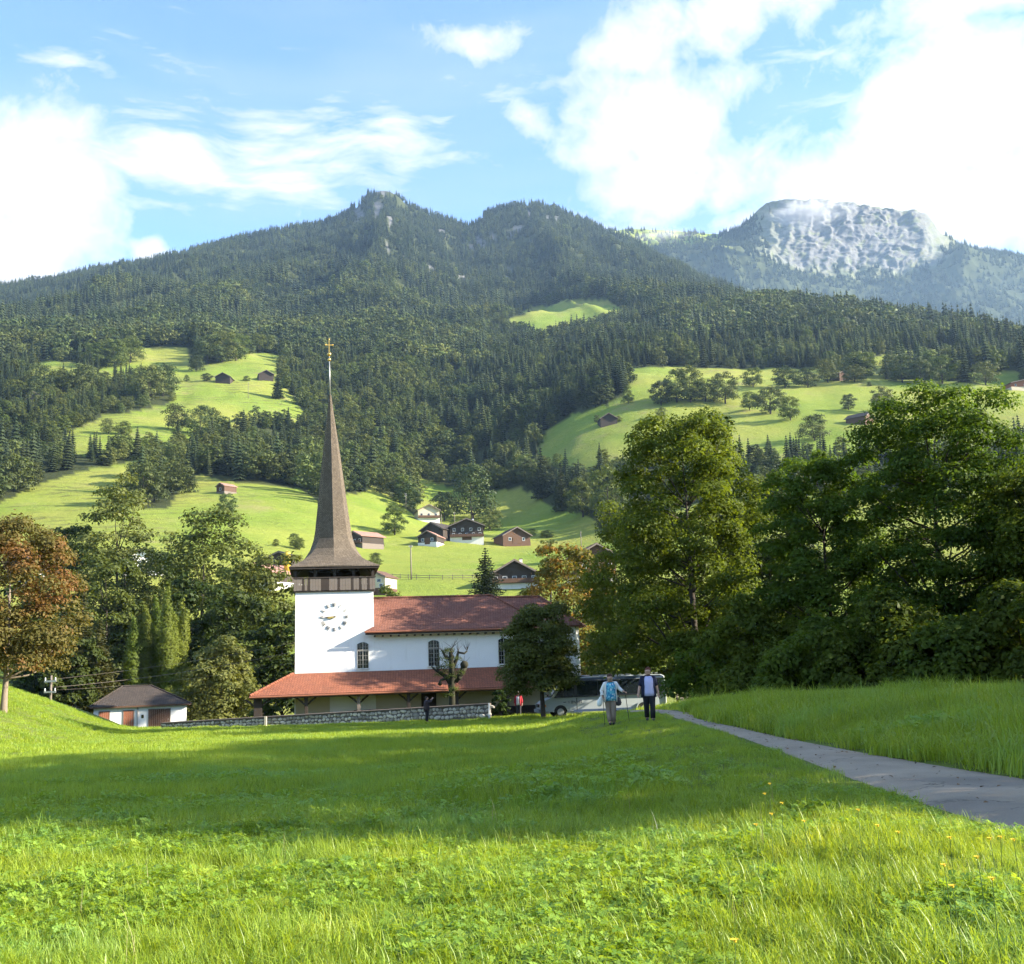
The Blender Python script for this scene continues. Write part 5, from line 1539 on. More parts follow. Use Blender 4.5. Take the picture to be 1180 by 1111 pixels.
chalet('barn', 'small dark hay barn on the right-hand meadow below two lone trees', 991, 488, 25, 12, .8, 1., .2, 'tile_dark', 'wood_brown', 'wood_brown', 0, 1, .55, cat='barn')
chalet('barn', 'left of the two barns on the upper left meadow', 259, 441, 20, 10, 0., 1., .2, 'tile_dark', 'wood_dark', 'wood_dark', 0, 1, .55, cat='barn')
chalet('barn', 'right of the two barns on the upper left meadow, at the edge of the wood', 306, 438, 20, 10, .3, 1., .2, 'tile_dark', 'wood_dark', 'wood_dark', 0, 1, .55, cat='barn')
chalet('barn', 'barn roof among the trees of the far left slope', 40, 463, 16, 10, .2, 1., .2, 'tile_dark', 'wood_dark', 'wood_dark', 0, 1, .6, cat='barn')
chalet('barn', 'half-hidden barn with reddish roof in the upper hedge of the right meadow', 968, 438, 18, 10, .4, 1., .2, 'tile_brown', 'wood_brown', 'wood_brown', 0, 1, .5, cat='barn')
chalet('long_shed', 'long low shed with reddish wall at the right edge of the upper meadow', 1176, 449, 36, 9, .1, .5, .3, 'tile_brown', 'wood_red', 'plaster_cream', 3, 1, .2, cat='shed')
chalet('shed', 'tiny white-roofed shed among trees on the left slope', 157, 524, 11, 6, .4, 1., .4, 'plaster', 'wood_grey', 'plaster', 0, 1, .4, cat='shed')
chalet('farmhouse', 'grey-roofed white house glimpsed among the trees behind the cottage', 166, 660, 48, 26, .3, 1., .4, 'tile_brown', 'plaster', 'plaster', 3, 1, .45)
chalet('farmhouse', 'dark red roof showing between the chestnut and the dark tree', 40, 668, 44, 28, -.3, 1., .35, 'tile_old', 'wood_dark', 'plaster', 2, 1, .5)
g = P(331, 656, 246)
b = MB(); b.chain([(0, 0, -1), (0, 0, 3.4), (0, 0, 3.9), (0, 0, 4.15)], [.75, .75, .55, .1], 16)
b.obj('silo', plain('silo_yellow', (.55, .40, .05), .5, .1), loc=(g[0], g[1], g[2]), smooth=True, label='small yellow silo next to the dark shed beside the spire', cat='silo')


# ---- poles, wires, fence
def pole(px, py_base, py_top, label, D=None, r=.13, arms=1, white=False):
    g = hit(px, py_base) if D is None else P(px, py_base, D)
    d = math.hypot(g[0], g[1]); H = (py_base - py_top) * d / F_PX
    C = empty('utility_pole', tuple(g), label=label, cat='pole', group='utility poles')
    b = MB(); b.tube((0, 0, -1), (0, 0, H), r * 1.2, r * .8, 8); b.obj('mast', M['wood_grey'] if not white else M['metal_grey'], C, smooth=True)
    for i in range(arms):
        b = MB(); b.box(-.45, .45, -.20, -.11, H - .5 - i * .8, H - .36 - i * .8); b.obj('crossarm', M['metal_grey'], C)
        for x in (-.38, .38):
            b = MB(); b.tube((x, -.155, H - .358 - i * .8), (x, -.155, H - .15 - i * .8), .05, .04, 6); b.obj('insulator', M['white_paint'], C)
    return np.array([g[0], g[1], g[2] + H])


pole(474, 668, 628, 'tall grey pole in the village meadow right of the spire', r=.16)
pole(468, 592, 568, 'pale pole above the round tree, left of the highest village house', arms=2)
pole(543, 600, 577, 'pole with a pale mast in front of the shaded gully')
pole(524, 606, 590, 'thin pole behind the roof of the dark barn')
pole(509, 614, 592, 'thin pole rising between the two village barns', arms=0)
pole(544.5, 602, 594, 'short pole behind the wide chalet', arms=0)
pole(670, 632, 612, 'thin pole in the meadow right of the brown barn', arms=0)
pole(286, 460, 440, 'thin pole on the upper left meadow')
pole(715, 430, 414, 'thin pole at the upper edge of the right-hand field', arms=0)
p1 = pole(58, 812, 782, 'pole with two crossarms on top of the left bank', D=84, r=.10, arms=2)


def wire(name, a, b_, sag, label, r=.012):
    pts = []
    for i in range(25):
        t = i / 24; p = np.array(a) * (1 - t) + np.array(b_) * t; p[2] -= sag * 4 * t * (1 - t); pts.append(tuple(p))
    b = MB(); b.chain(pts, [r] * 25, 5); b.obj(name, M['wood_grey'], label=label, cat='wire', smooth=True)


wire('overhead_wire', p1 + [0, 0, -.3], P(347, 739, 93.5), .25, 'upper overhead wire running from the bank pole to the church tower')
wire('overhead_wire', p1 + [0, 0, -.9], P(347, 749, 93.5), .35, 'thick lower overhead wire running to the church tower', .018)
wire('overhead_wire', p1 + [.3, 0, -1.1], P(347, 762, 93.5), .35, 'lowest thin overhead wire running to the church tower', .009)


def rail_fence():
    pts = [hit(x, y) for x, y in ((452, 667), (480, 668), (510, 668.5), (545, 668), (580, 666))]
    C = empty('rail_fence', tuple(pts[0]), label='low wooden rail fence across the village meadow above the nave roof', cat='fence')
    o = Vector(pts[0])
    for a, b_ in zip(pts[:-1], pts[1:]):
        A, B = Vector(a) - o, Vector(b_) - o; n = max(2, int((B - A).length / 2.4))
        for i in range(n):
            p = A.lerp(B, i / n); b = MB(); b.box(p.x - .07, p.x + .07, p.y - .07, p.y + .07, p.z - .6, p.z + 1.25); b.obj('fence_post', M['wood_grey'], C)
        for h in (.5, 1.0):
            b = MB(); b.tube((A.x, A.y - .09, A.z + h), (B.x, B.y - .09, B.z + h), .06, n=5); b.obj('rail', M['wood_grey'], C)


rail_fence()


def board_fence():
    a = P(783, 806, 76); c = P(826, 802, 77)
    C = empty('board_fence', tuple(a), math.atan2(c[1] - a[1], c[0] - a[0]), label='grey board fence in the shade behind the woman in the dark cardigan', cat='fence')
    L = math.hypot(c[0] - a[0], c[1] - a[1]); z = gz(a[0], a[1]) - a[2]
    planks(C, 0, L, 0, z - .1, z + 1.15, 12, M['wood_grey'], alt=M['wood_dark'], seed=8)
    b = MB(); b.box(-.1, L + .1, .005, .06, z + .9, z + 1.0); b.box(-.1, L + .1, .005, .06, z + .2, z + .3); b.obj('rail', M['wood_grey'], C)
    for x in (-.1, L / 2, L):
        b = MB(); b.box(x - .06, x + .06, .065, .18, z - .3, z + 1.3); b.obj('fence_post', M['wood_grey'], C)


board_fence()

# ------------------------------------------------------------------ pollarded tree by the arcade
def pollard():
    D = 79.; g = P(521, 822, D); z = gz(g[0], g[1]); s = D / F_PX
    C = empty('pollarded_tree', (g[0], g[1], z), label='pollarded tree with knobbly bare branches behind the stone wall', cat='tree')
    r = random.Random(3)
    def at(px, py, dy=0.): q = P(px, py, D); return Vector((q[0] - g[0], dy, q[2] - z))
    b = MB()
    b.chain([(0, 0, -.5), at(521, 815), at(521, 800), at(520, 790), at(523, 778)], [.30, .24, .21, .24, .28], 10)
    limbs = [([(520, 788), (514, 780), (505, 774)], [.30, .2, .14], .2), ([(520, 788), (521, 770), (520, 758)], [.34, .27, .24], -.2), ([(524, 785), (532, 776), (535, 768)], [.30, .24, .34], .1), ([(521, 772), (526, 760), (528, 750)], [.2, .15, .10], .3),
             ([(528, 752), (535, 753), (538, 750)], [.10, .10, .07], .3), ([(514, 782), (508, 784), (507, 788)], [.14, .12, .16], -.3), ([(520, 762), (513, 756), (510, 752)], [.17, .12, .10], .4), ([(506, 775), (500, 771), (497, 768)], [.12, .09, .06], .2), ([(520, 760), (519, 752), (521, 747)], [.2, .14, .08], -.3)]
    for pts, rad, dy in limbs:
        b.chain([at(x, y, dy * i / (len(pts) - 1)) for i, (x, y) in enumerate(pts)], [q * .75 for q in rad], 8)
    for (x, y, q) in ((535, 766, .30), (520, 757, .22), (507, 788, .15), (521, 784, .28), (514, 781, .17), (529, 781, .2)):
        b.ball(at(x, y), (q, q * .9, q * .95), 9, 7)
    b.obj('trunk', M['bark_moss'], C, smooth=True)
    b = MB()
    for i in range(90):
        x, y = r.choice([(535, 766), (520, 757), (528, 750), (510, 752), (538, 750), (505, 774), (521, 747), (514, 760)])
        s0 = at(x, y, r.uniform(-.2, .3)); d = Vector((r.gauss(0, .5), r.gauss(0, .5), 1)).normalized() * r.uniform(.35, .95)
        b.chain([s0, s0 + d * .5 + Vector((0, 0, .03)), s0 + d], [.018, .012, .006], 4)
    b.obj('twigs', M['bark'], C)
    rr = np.random.default_rng(8)
    cc = [np.array(at(x, y, dy)) for x, y, dy in ((513, 752, .2), (516, 764, -.1), (509, 770, .1), (512, 775, 0), (506, 778, .2), (517, 750, 0), (518, 768, -.2), (523, 795, -.3), (518, 802, -.2), (521, 770, .3), (526, 760, -.2), (520, 780, -.3), (530, 776, -.2), (511, 760, 0))]
    lob = np.array([(*c, .42) for c in cc])
    link('ivy', crown_mesh('ivy', lob, 3200, .045, rr), M['leaf_mid'], C)


pollard()


# ------------------------------------------------------------------ minibus
def minibus():
    D = 74.; g = P(620, 826, D); yaw = math.radians(7)
    z = P(690, 825.5, D)[2]
    C = empty('minibus', (g[0], g[1], z), yaw, label='silver-white minibus with dark windows parked right of the church', cat='minibus')
    L, W, H = 8.5, 2.2, 2.78
    paint = plain('bus_paint', (.36, .40, .41), .35, .04, 1.5, spec=.5); blue = plain('bus_blue', (.055, .085, .15), .35, .1, spec=.5)
    glass = plain('bus_glass', (.014, .020, .024), .05, .05, spec=.7); rub = plain('rubber', (.02, .02, .02), .8, .2)
    # side profile (x, z), front at x = 0
    prof = [(.05, .42), (.0, .62), (.06, .98), (.22, 1.10), (.74, 1.32), (1.62, 2.42), (1.82, 2.52), (2.3, 2.58), (8.2, 2.60), (8.42, 2.50), (8.5, 1.6), (8.46, .45), (8.3, .38)]
    b = MB(); prev = None
    secs = [(-W / 2 + .14, .0, 1.0), (-W / 2, .03, 1.0), (W / 2, .03, 1.0), (W / 2 - .14, .0, 1.0)]
    V = []; n = len(prof)
    for (y, ins) in ((-W / 2 + .10, 0), (-W / 2, .06), (W / 2, .06), (W / 2 - .10, 0)):
        for (x, zz) in prof:
            tum = .10 * max(0, (zz - 1.25) / 1.3)
            yy = y + (tum if y < 0 else -tum)
            cx, cz = 4.2, 1.4
            V.append((x + (cx - x) * ins * .25, yy, zz + (cz - zz) * ins * .5))
    F = [tuple(range(n))]
    for k in range(3):
        for i in range(n): j = (i + 1) % n; F.append((k * n + i, (k + 1) * n + i, (k + 1) * n + j, k * n + j))
    F.append(tuple(3 * n + i for i in range(n))[::-1]); b.add(V, F)
    b.obj('body', paint, C)

    def side(x, zz, off): return (x, -W / 2 - off + .10 * max(0, (zz - 1.25) / 1.3), zz)

    def panel(name, pts, m, off=.012, th=.01, parent=C):
        b = MB(); k = len(pts); v = [side(x, zz, off) for x, zz in pts] + [side(x, zz, off - th) for x, zz in pts]
        b.add(v, [tuple(range(k)), tuple(range(2 * k - 1, k - 1, -1))] + [(i, i + k, (i + 1) % k + k, (i + 1) % k) for i in range(k)]); return b.obj(name, m, parent)
    panel('window_band', [(.86, 1.30), (8.2, 1.34), (8.2, 2.36), (1.74, 2.36)], plain('bus_band', (.025, .03, .036), .3, .1), .010)
    panel('cab_window', [(1.0, 1.36), (1.62, 1.36), (1.62, 2.02), (1.50, 2.02)], glass, .018)
    panel('cab_window', [(1.72, 1.38), (2.30, 1.38), (2.30, 2.28), (1.82, 2.28)], glass, .018)
    panel('windscreen_pillar', [(.72, 1.30), (.92, 1.30), (1.80, 2.44), (1.64, 2.44)], paint, .022, .012)
    for i in range(4):
        x0 = 2.50 + i * 1.43; panel('side_window', [(x0, 1.42), (x0 + 1.34, 1.42), (x0 + 1.34, 2.30), (x0, 2.30)], glass, .020)
    panel('roof_stripe', [(1.75, 2.38), (8.3, 2.38), (8.3, 2.50), (1.88, 2.50)], blue, .016)
    panel('skirt', [(2.2, .36), (6.3, .36), (6.3, .52), (2.2, .52)], blue, .014)
    b = MB(); b.box(2.42, 2.46, -W / 2 - .034, -W / 2 - .014, .5, 1.26); b.obj('door_seam', rub, C)
    # faded lettering marks along the flank
    r = random.Random(6)
    b = MB()
    for (x0, x1, z0, z1) in ((1.55, 1.72, .98, 1.03), (1.9, 1.94, .92, 1.08), (2.06, 2.10, .9, 1.1), (2.14, 2.20, .9, 1.1), (2.24, 2.29, .92, 1.08), (2.33, 2.39, .90, 1.02), (2.5, 2.56, .9, 1.06), (2.60, 2.66, .9, 1.1), (2.70, 2.76, .92, 1.12)):
        b.box(x0, x1, -W / 2 - .022, -W / 2 - .014, z0, z1)
    b.obj('lettering', plain('letter_grey', (.10, .11, .13), .5), C)
    # windscreen
    b = MB(); y0, y1 = -W / 2 + .18, W / 2 - .18
    b.add([(.735, y0, 1.36), (.735, y1, 1.36), (1.57, y1 - .06, 2.41), (1.57, y0 + .06, 2.41), (.765, y0, 1.34), (.765, y1, 1.34), (1.6, y1 - .06, 2.39), (1.6, y0 + .06, 2.39)], [(0, 3, 2, 1), (4, 5, 6, 7), (0, 1, 5, 4), (1, 2, 6, 5), (2, 3, 7, 6), (3, 0, 4, 7)])
    b.obj('windscreen', glass, C)
    b = MB(); b.box(-.10, .22, -W / 2 - .01, W / 2 + .01, .36, .60); b.obj('front_bumper', plain('bumper', (.20, .21, .22), .6), C, bevel=.05)
    b = MB(); b.box(8.38, 8.58, -W / 2 + .02, W / 2 - .02, .40, .64); b.obj('rear_bumper', plain('bumper_r', (.20, .21, .22), .6), C, bevel=.04)
    for s in (-1, 1):
        b = MB(); b.box(.02, .26, s * (W / 2 - .22) - .2, s * (W / 2 - .22) + .2, .70, .93); b.obj('headlight', plain('lamp_glass', (.62, .62, .60), .12, .05, spec=.6), C, bevel=.03)
    b = MB(); b.box(.16, .40, -W / 2 - .012, -W / 2 + .05, .74, .90); b.obj('indicator', plain('amber', (.60, .20, .04), .3), C, bevel=.02)
    b = MB(); b.box(-.03, .06, -.5, .5, .72, .92); b.obj('grille', rub, C)
    for s in (-1, 1):
        m = empty('mirror', (.86, s * (W / 2 + .02), 1.46)); m.parent = C
        b = MB(); b.tube((0, 0, 0), (-.18, s * .24, .10), .025, n=6); b.obj('arm', rub, m)
        b = MB(); b.box(-.30, -.14, s * .26 - .11, s * .26 + .11, -.02, .42); b.obj('housing', paint, m, bevel=.03)
    for (x, s) in ((1.35, -1), (1.35, 1), (6.9, -1), (6.9, 1)):
        wh = empty('wheel', (x, s * (W / 2 - .12), .40)); wh.parent = C
        b = MB(); b.chain([(0, -.12, 0), (0, -.10, 0), (0, .10, 0), (0, .12, 0)], [.34, .40, .40, .34], 24); b.obj('tyre', rub, wh)
        b = MB(); b.chain([(0, s * .121 - .01, 0), (0, s * .135, 0)], [.23, .2], 18); b.obj('rim', M['metal_grey'], wh)
    for x in (1.35, 6.9):
        b = MB(); pts = [(x + .52 * math.cos(t), .40 + .52 * math.sin(t)) for t in np.linspace(0, math.pi, 14)]; inn = [(x + .44 * math.cos(t), .40 + .44 * math.sin(t)) for t in np.linspace(0, math.pi, 14)]
        V = [(p[0], -W / 2 - .03, p[1]) for p in pts] + [(p[0], -W / 2 - .03, p[1]) for p in inn] + [(p[0], -W / 2 + .02, p[1]) for p in pts] + [(p[0], -W / 2 + .02, p[1]) for p in inn]
        F = []
        for i in range(13): F += [(i, i + 1, 14 + i + 1, 14 + i), (28 + i, 42 + i, 42 + i + 1, 28 + i + 1), (i, 28 + i, 28 + i + 1, i + 1), (14 + i, 14 + i + 1, 42 + i + 1, 42 + i)]
        b.add(V, F); b.obj('wheel_arch', paint, C)
        b = MB(); pts = [(x + .44 * math.cos(t), -W / 2 - .012, .40 + .44 * math.sin(t)) for t in np.linspace(0, math.pi, 14)]; b.add(pts, [tuple(range(14))]); b.obj('wheel_well', rub, C)
    b = MB(); b.box(1.9, 3.5, -.7, .7, 2.56, 2.70); b.obj('roof_unit', plain('roof_grey', (.16, .18, .22), .5), C, bevel=.05)
    b = MB(); b.box(4.3, 6.3, -.6, .6, 2.58, 2.68); b.obj('roof_hatch', paint, C, bevel=.04)
    b = MB(); b.tube((3.6, -.9, 2.66), (8.0, -.9, 2.68), .03, n=6); b.obj('roof_rail', M['metal_grey'], C)


minibus()


# ------------------------------------------------------------------ people
def skin_mesh(name, verts, edges, rad, m, parent, root=0, sub=2):
    bm = bmesh.new(); ly = bm.verts.layers.skin.verify(); vs = []
    for i, p in enumerate(verts):
        v = bm.verts.new(p); q = rad[i]; v[ly].radius = q if hasattr(q, '__len__') else (q, q); v[ly].use_root = (i == root); vs.append(v)
    for a, b in edges: bm.edges.new((vs[a], vs[b]))
    me = bpy.data.meshes.new(name); bm.to_mesh(me); bm.free(); me.materials.append(m)
    o = link(name, me, None, parent)
    s = o.modifiers.new('skin', 'SKIN'); s.use_smooth_shade = True; s.branch_smoothing = .6
    o.modifiers.new('sub', 'SUBSURF').levels = sub; o.modifiers['sub'].render_levels = sub
    return o


SKIN = plain('skin', (.46, .27, .19), .55, .08, 4.)


def person(label, loc, rz, scale, J, trousers, top, hair, bare_arms=True, bare_legs=False, jacket=None, head_turn=0., gap=.55, bag=None, hair_len=0.1, skirt=False):
    C = empty('person', loc, rz, label=label, cat='person'); C.scale = (scale,) * 3
    names = list(J); ix = {k: i for i, k in enumerate(names)}
    base_r = dict(pelvis=(.15, .12), spine=(.15, .12), chest=(.16, .13), neck=.065, head0=.080, head1=(.105, .120), head2=(.098, .110))
    E = [('pelvis', 'spine'), ('spine', 'chest'), ('chest', 'neck'), ('neck', 'head0'), ('head0', 'head1'), ('head1', 'head2')]
    V = [J[k] for k in names]
    rad = []
    lr = dict(sh=.080, el=.054, wr=.038, hand=.044, hip=.100, knee=.066, ank=.050, toe=.044, heel=.05)
    for k in names: rad.append(base_r[k] if k in base_r else lr[k[:-2]])
    for s in ('_l', '_r'):
        E += [('chest', 'sh' + s), ('sh' + s, 'el' + s), ('el' + s, 'wr' + s), ('wr' + s, 'hand' + s), ('pelvis', 'hip' + s), ('hip' + s, 'knee' + s), ('knee' + s, 'ank' + s), ('ank' + s, 'toe' + s)]
    e = [(ix[a], ix[b]) for a, b in E]
    # five fingers on each hand
    for s, sg in (('_l', 1), ('_r', -1)):
        h = Vector(J['hand' + s]); w = Vector(J['wr' + s]); d = (h - w).normalized(); sd = d.cross(Vector((0, 0, 1)) if abs(d.z) < .9 else Vector((0, 1, 0))).normalized(); nn = d.cross(sd)
        for f, (o, L) in enumerate(((-.027, .060), (-.009, .072), (.009, .068), (.026, .052))):
            a = h + sd * o + d * .035; b_ = a + d * L * .55 + nn * .012; c = b_ + d * L * .3 + nn * .03
            i0 = len(V); V += [tuple(a), tuple(b_), tuple(c)]; rad += [.0095, .0085, .007]; e += [(ix['hand' + s], i0), (i0, i0 + 1), (i0 + 1, i0 + 2)]
        a = h - sd * .035 + d * .0; b_ = a - sd * .02 + d * .035; i0 = len(V); V += [tuple(a), tuple(b_)]; rad += [.011, .008]; e += [(ix['hand' + s], i0), (i0, i0 + 1)]
    skin_mesh('body', V, e, rad, SKIN, C, ix['pelvis'])
    # clothes: lofted rings round the body
    lean = lambda z: (Vector(J['chest']).y / (1.29 - .9)) * max(0, z - .9)

    def loft(name, rings, m, a0=0., a1=2 * math.pi, n=20, thick=.012):
        """rings of (z, half width, half depth, y); a0..a1 leaves the front open"""
        closed = a1 - a0 > 6.2; V = []; k = n if closed else n + 1
        for (z, rx, ry, y) in rings:
            for q in range(k):
                a = -math.pi / 2 + a0 + (a1 - a0) * q / n; V.append((rx * math.cos(a), y + lean(z) + ry * math.sin(a), z))
        F = [(g * k + q, g * k + (q + 1) % k, (g + 1) * k + (q + 1) % k, (g + 1) * k + q) for g in range(len(rings) - 1) for q in range(n)]
        me = np_mesh(name, V, faces=F, smooth=True); o = link(name, me, m, C)
        sd = o.modifiers.new('cloth', 'SOLIDIFY'); sd.thickness = thick; sd.offset = 1.0
        return o

    def legs(name, grow, m, low):
        b = MB()
        for s in ('_l', '_r'):
            hp, kn, an = Vector(J['hip' + s]), Vector(J['knee' + s]), Vector(J['ank' + s])
            pts = [hp + Vector((0, 0, .10)), hp, hp.lerp(kn, .5), kn] + ([kn.lerp(an, .5), kn.lerp(an, .93)] if low else [kn.lerp(an, .1)])
            b.chain(pts, [.115 + grow, .112 + grow, .088 + grow, .068 + grow] + ([.064 + grow, .060 + grow] if low else [.07 + grow]), 12)
        b.box(-.15, .15, -.10, .11, .80, .97); return b.obj(name, m, C, smooth=True)
    legs('trousers', .018, trousers, not bare_legs)
    loft('top', [(.80, .205, .158, .005), (.92, .205, .160, .0), (1.08, .182, .150, 0), (1.22, .190, .158, -.012), (1.33, .188, .135, 0), (1.385, .150, .100, .01), (1.415, .105, .080, .012)], top)

    def sleeves(name, m, frac, grow):
        b = MB()
        for s in ('_l', '_r'):
            sh, el, wr = Vector(J['sh' + s]), Vector(J['el' + s]), Vector(J['wr' + s]); inn = sh + Vector((-.05 if s == '_l' else .05, 0, .0))
            pts, rad = [inn, sh, sh.lerp(el, .5)], [.07 + grow, .072 + grow, .062 + grow]
            if frac > .6: pts.append(el); rad.append(.054 + grow)
            if frac > 1.: pts += [el.lerp(wr, .5), el.lerp(wr, .95)]; rad += [.046 + grow, .040 + grow]
            b.chain(pts, rad, 12)
        return b.obj(name, m, C, smooth=True)
    if jacket:
        loft('jacket', [(.76, .238, .195, .01), (.92, .232, .190, .01), (1.10, .208, .178, .01), (1.24, .215, .180, .0), (1.34, .208, .155, .006), (1.405, .165, .115, .014), (1.45, .085, .078, .018)], jacket, gap, 2 * math.pi - gap)
        sleeves('sleeves', jacket, .9 if bare_arms else 1.5, .008)
    else:
        sleeves('sleeves', top, .4, .004)
    # shoes
    for s in ('_l', '_r'):
        a, t = Vector(J['ank' + s]), Vector(J['toe' + s]); b = MB()
        b.chain([a + Vector((0, .05, -.055)), a + Vector((0, .0, -.045)), (a + t) / 2 + Vector((0, 0, -.005)), t + Vector((0, -.02, 0)), t + Vector((0, -.05, -.005))], [.035, .048, .046, .042, .02], 10); b.obj('shoe', M['black'], C, smooth=True)
    hd = Vector(J['head1']); b = MB(); hr = head_turn
    hq = empty('face', tuple(hd), hr); hq.parent = C
    b.ball((0, .040, .048), (.096, .100, .098), 14, 9)
    b.ball((0, .062, -.01), (.088, .066, .08 + hair_len * .5), 12, 8); hob = b.obj('hair', hair, hq, smooth=True)
    b = MB(); b.chain([(0, -.078, .03), (0, -.108, -.012), (0, -.085, -.025)], [.010, .017, .012], 6); b.obj('nose', SKIN, hq, smooth=True)
    for s in (-1, 1):
        b = MB(); b.ball((s * .033, -.079, .022), (.013, .008, .009), 8, 5); b.obj('eye', M['black'], hq, smooth=True)
        b = MB(); b.ball((s * .083, .0, -.005), (.012, .022, .034), 8, 6); b.obj('ear', SKIN, hq, smooth=True)
    b = MB(); b.ball((0, -.079, -.055), (.026, .008, .008), 8, 5); b.obj('mouth', plain('lips', (.35, .12, .10), .5), hq, smooth=True)
    return C


def pose(arm_l, arm_r, legs, lean=0., head=(0, -.02)):
    """joint positions, figure facing -y, 1.68 m tall; arm: (elbow, wrist, hand)"""
    J = {}
    def L(p): x, y, z = p; return (x, y - lean * max(0, z - .9), z)
    J['pelvis'] = (0, 0, .93); J['spine'] = L((0, 0, 1.10)); J['chest'] = L((0, 0, 1.29)); J['neck'] = L((0, .01, 1.43)); J['head0'] = L((head[0] * .4, head[1] * .5, 1.49)); J['head1'] = L((head[0], head[1], 1.57)); J['head2'] = L((head[0], head[1] + .01, 1.625))
    for s, sg, arm, leg in (('_l', 1, arm_l, legs[0]), ('_r', -1, arm_r, legs[1])):
        J['sh' + s] = L((sg * .175, 0, 1.37)); J['el' + s] = L(arm[0]); J['wr' + s] = L(arm[1]); J['hand' + s] = L(arm[2])
        J['hip' + s] = (sg * .085, 0, .86); J['knee' + s] = leg[0]; J['ank' + s] = leg[1]; J['toe' + s] = leg[2]
    return J


def place(px, D): p = P(px, 826, D); return (p[0], p[1], gz(p[0], p[1]) + .0)


fab = lambda n, c, **k: plain(n, c, .85, k.get('var', .12), k.get('sc', 8.))


def people():
    # woman in the dark cardigan, walking
    J = pose(((.26, .02, 1.12), (.30, -.02, .90), (.305, -.04, .82)), ((-.27, .02, 1.12), (-.33, -.06, .92), (-.345, -.09, .84)),
             (((.085, -.12, .50), (.075, -.10, .085), (.08, -.24, .05)), ((-.085, .02, .50), (-.06, .20, .13), (-.065, .10, .045))))
    l = place(749, 35.6)
    person('woman in lilac top, open dark cardigan and black trousers walking towards the camera', l, .05, 1.0, J, fab('black_trousers', (.012, .012, .016)), fab('lilac_top', (.46, .46, .68)), fab('auburn_hair', (.10, .035, .022)), jacket=fab('navy_cardigan', (.014, .017, .042)), gap=.75, head_turn=-.5, hair_len=.08)
    # woman with the walking sticks, leaning forward
    J = pose(((.30, -.03, 1.20), (.40, -.20, 1.10), (.44, -.25, 1.09)), ((-.30, .02, 1.14), (-.30, -.16, .98), (-.29, -.22, .93)),
             (((.08, -.05, .50), (.075, .05, .085), (.08, -.09, .04)), ((-.08, .05, .50), (-.06, -.04, .085), (-.065, -.18, .04))), lean=.16, head=(-.02, -.07))

    def floral(k):
        tc = k.n('ShaderNodeTexCoord').outputs['Object']; v = k.n('ShaderNodeTexVoronoi'); k.put(v.inputs['Vector'], tc); v.inputs['Scale'].default_value = 11.
        n = k.noise(tc, 14, 2, .5)
        c = k.mix(k.remap(n, .45, .55, 0, 1), (.03, .22, .42), (.16, .50, .60)); c = k.mix(k.remap(v.outputs['Distance'], .22, .36, 1, 0), c, (.66, .74, .78))
        return pbsdf(k, c, .85)
    l = place(704.5, 37.4)
    W = person('stooping woman in turquoise patterned top and white cardigan walking with two sticks', l, .1, .985, J, fab('beige_trousers', (.26, .20, .15)), mat('floral_top', floral), fab('brown_hair', (.06, .03, .02)), jacket=fab('white_cardigan', (.72, .70, .65)), gap=.85, bare_arms=False, hair_len=.04)
    for s, hx in (('r', (-.29, -.235, .93)), ('l', (.44, -.27, 1.09))):
        hx = Vector(hx); hx.y -= .16 * (hx.z - .9)
        o = empty('walking_stick', l, .1, label='walking stick in the right hand of the stooping woman, held upright' if s == 'r' else 'walking stick in the left hand of the stooping woman, slanting out', cat='stick')
        b = MB(); bx = hx.x + (.0 if s == 'r' else .10); b.tube((hx.x, hx.y - .01, hx.z + .03), (bx, hx.y - .05, .0), .012, .009, 7); b.obj('shaft', M['black'], o)
        b = MB(); b.chain([(hx.x, hx.y - .07, hx.z + .035), (hx.x, hx.y, hx.z + .045), (hx.x, hx.y + .05, hx.z + .03)], [.016, .018, .014], 8); b.obj('grip', M['black'], o)
    # her bags
    def bag(name, label, pos, sz, m, tilt):
        r = random.Random(5); bm = bmesh.new(); bmesh.ops.create_icosphere(bm, subdivisions=3, radius=1)
        for v in bm.verts:
            t = (v.co.z + 1) / 2; k = .55 + .5 * (1 - t); v.co.x *= sz[0] * k * (1 + .08 * math.sin(9 * v.co.z + 4 * v.co.x)); v.co.y *= sz[1] * k; v.co.z *= sz[2]
        me = bpy.data.meshes.new(name); bm.to_mesh(me); bm.free(); me.polygons.foreach_set('use_smooth', [True] * len(me.polygons))
        o = empty(name, l, .1, label=label, cat='bag')
        q = link('pouch', me, m, o, loc=pos); q.rotation_euler = (0, tilt, 0)
        b = MB(); top = Vector(pos) + Vector((math.sin(tilt), 0, math.cos(tilt))) * sz[2] * .9
        b.chain([top + Vector((-.05, 0, 0)), top + Vector((-.03, 0, .13)), top + Vector((.03, 0, .13)), top + Vector((.05, 0, 0))], [.01] * 4, 6); b.obj('handle', m, o)
    bag('white_bag', 'white plastic bag hanging from the stooping woman\'s right arm', (-.37, -.13, .80), (.11, .07, .19), fab('bag_white', (.70, .72, .66)), .35)
    bag('handbag', 'dark grey handbag hanging at the stooping woman\'s left side', (.25, -.05, .76), (.13, .06, .15), fab('bag_grey', (.055, .05, .048)), 0)
    # photographer at the wall, arms raised
    J = pose(((.22, -.16, 1.28), (.10, -.32, 1.46), (.07, -.35, 1.53)), ((-.24, -.16, 1.28), (-.18, -.32, 1.48), (-.15, -.36, 1.55)),
             (((.085, -.01, .50), (.08, .02, .085), (.09, -.12, .04)), ((-.085, -.01, .50), (-.08, .02, .085), (-.09, -.12, .04))))
    dk = fab('dark_jacket', (.045, .032, .034)); l2 = place(492, 75.)
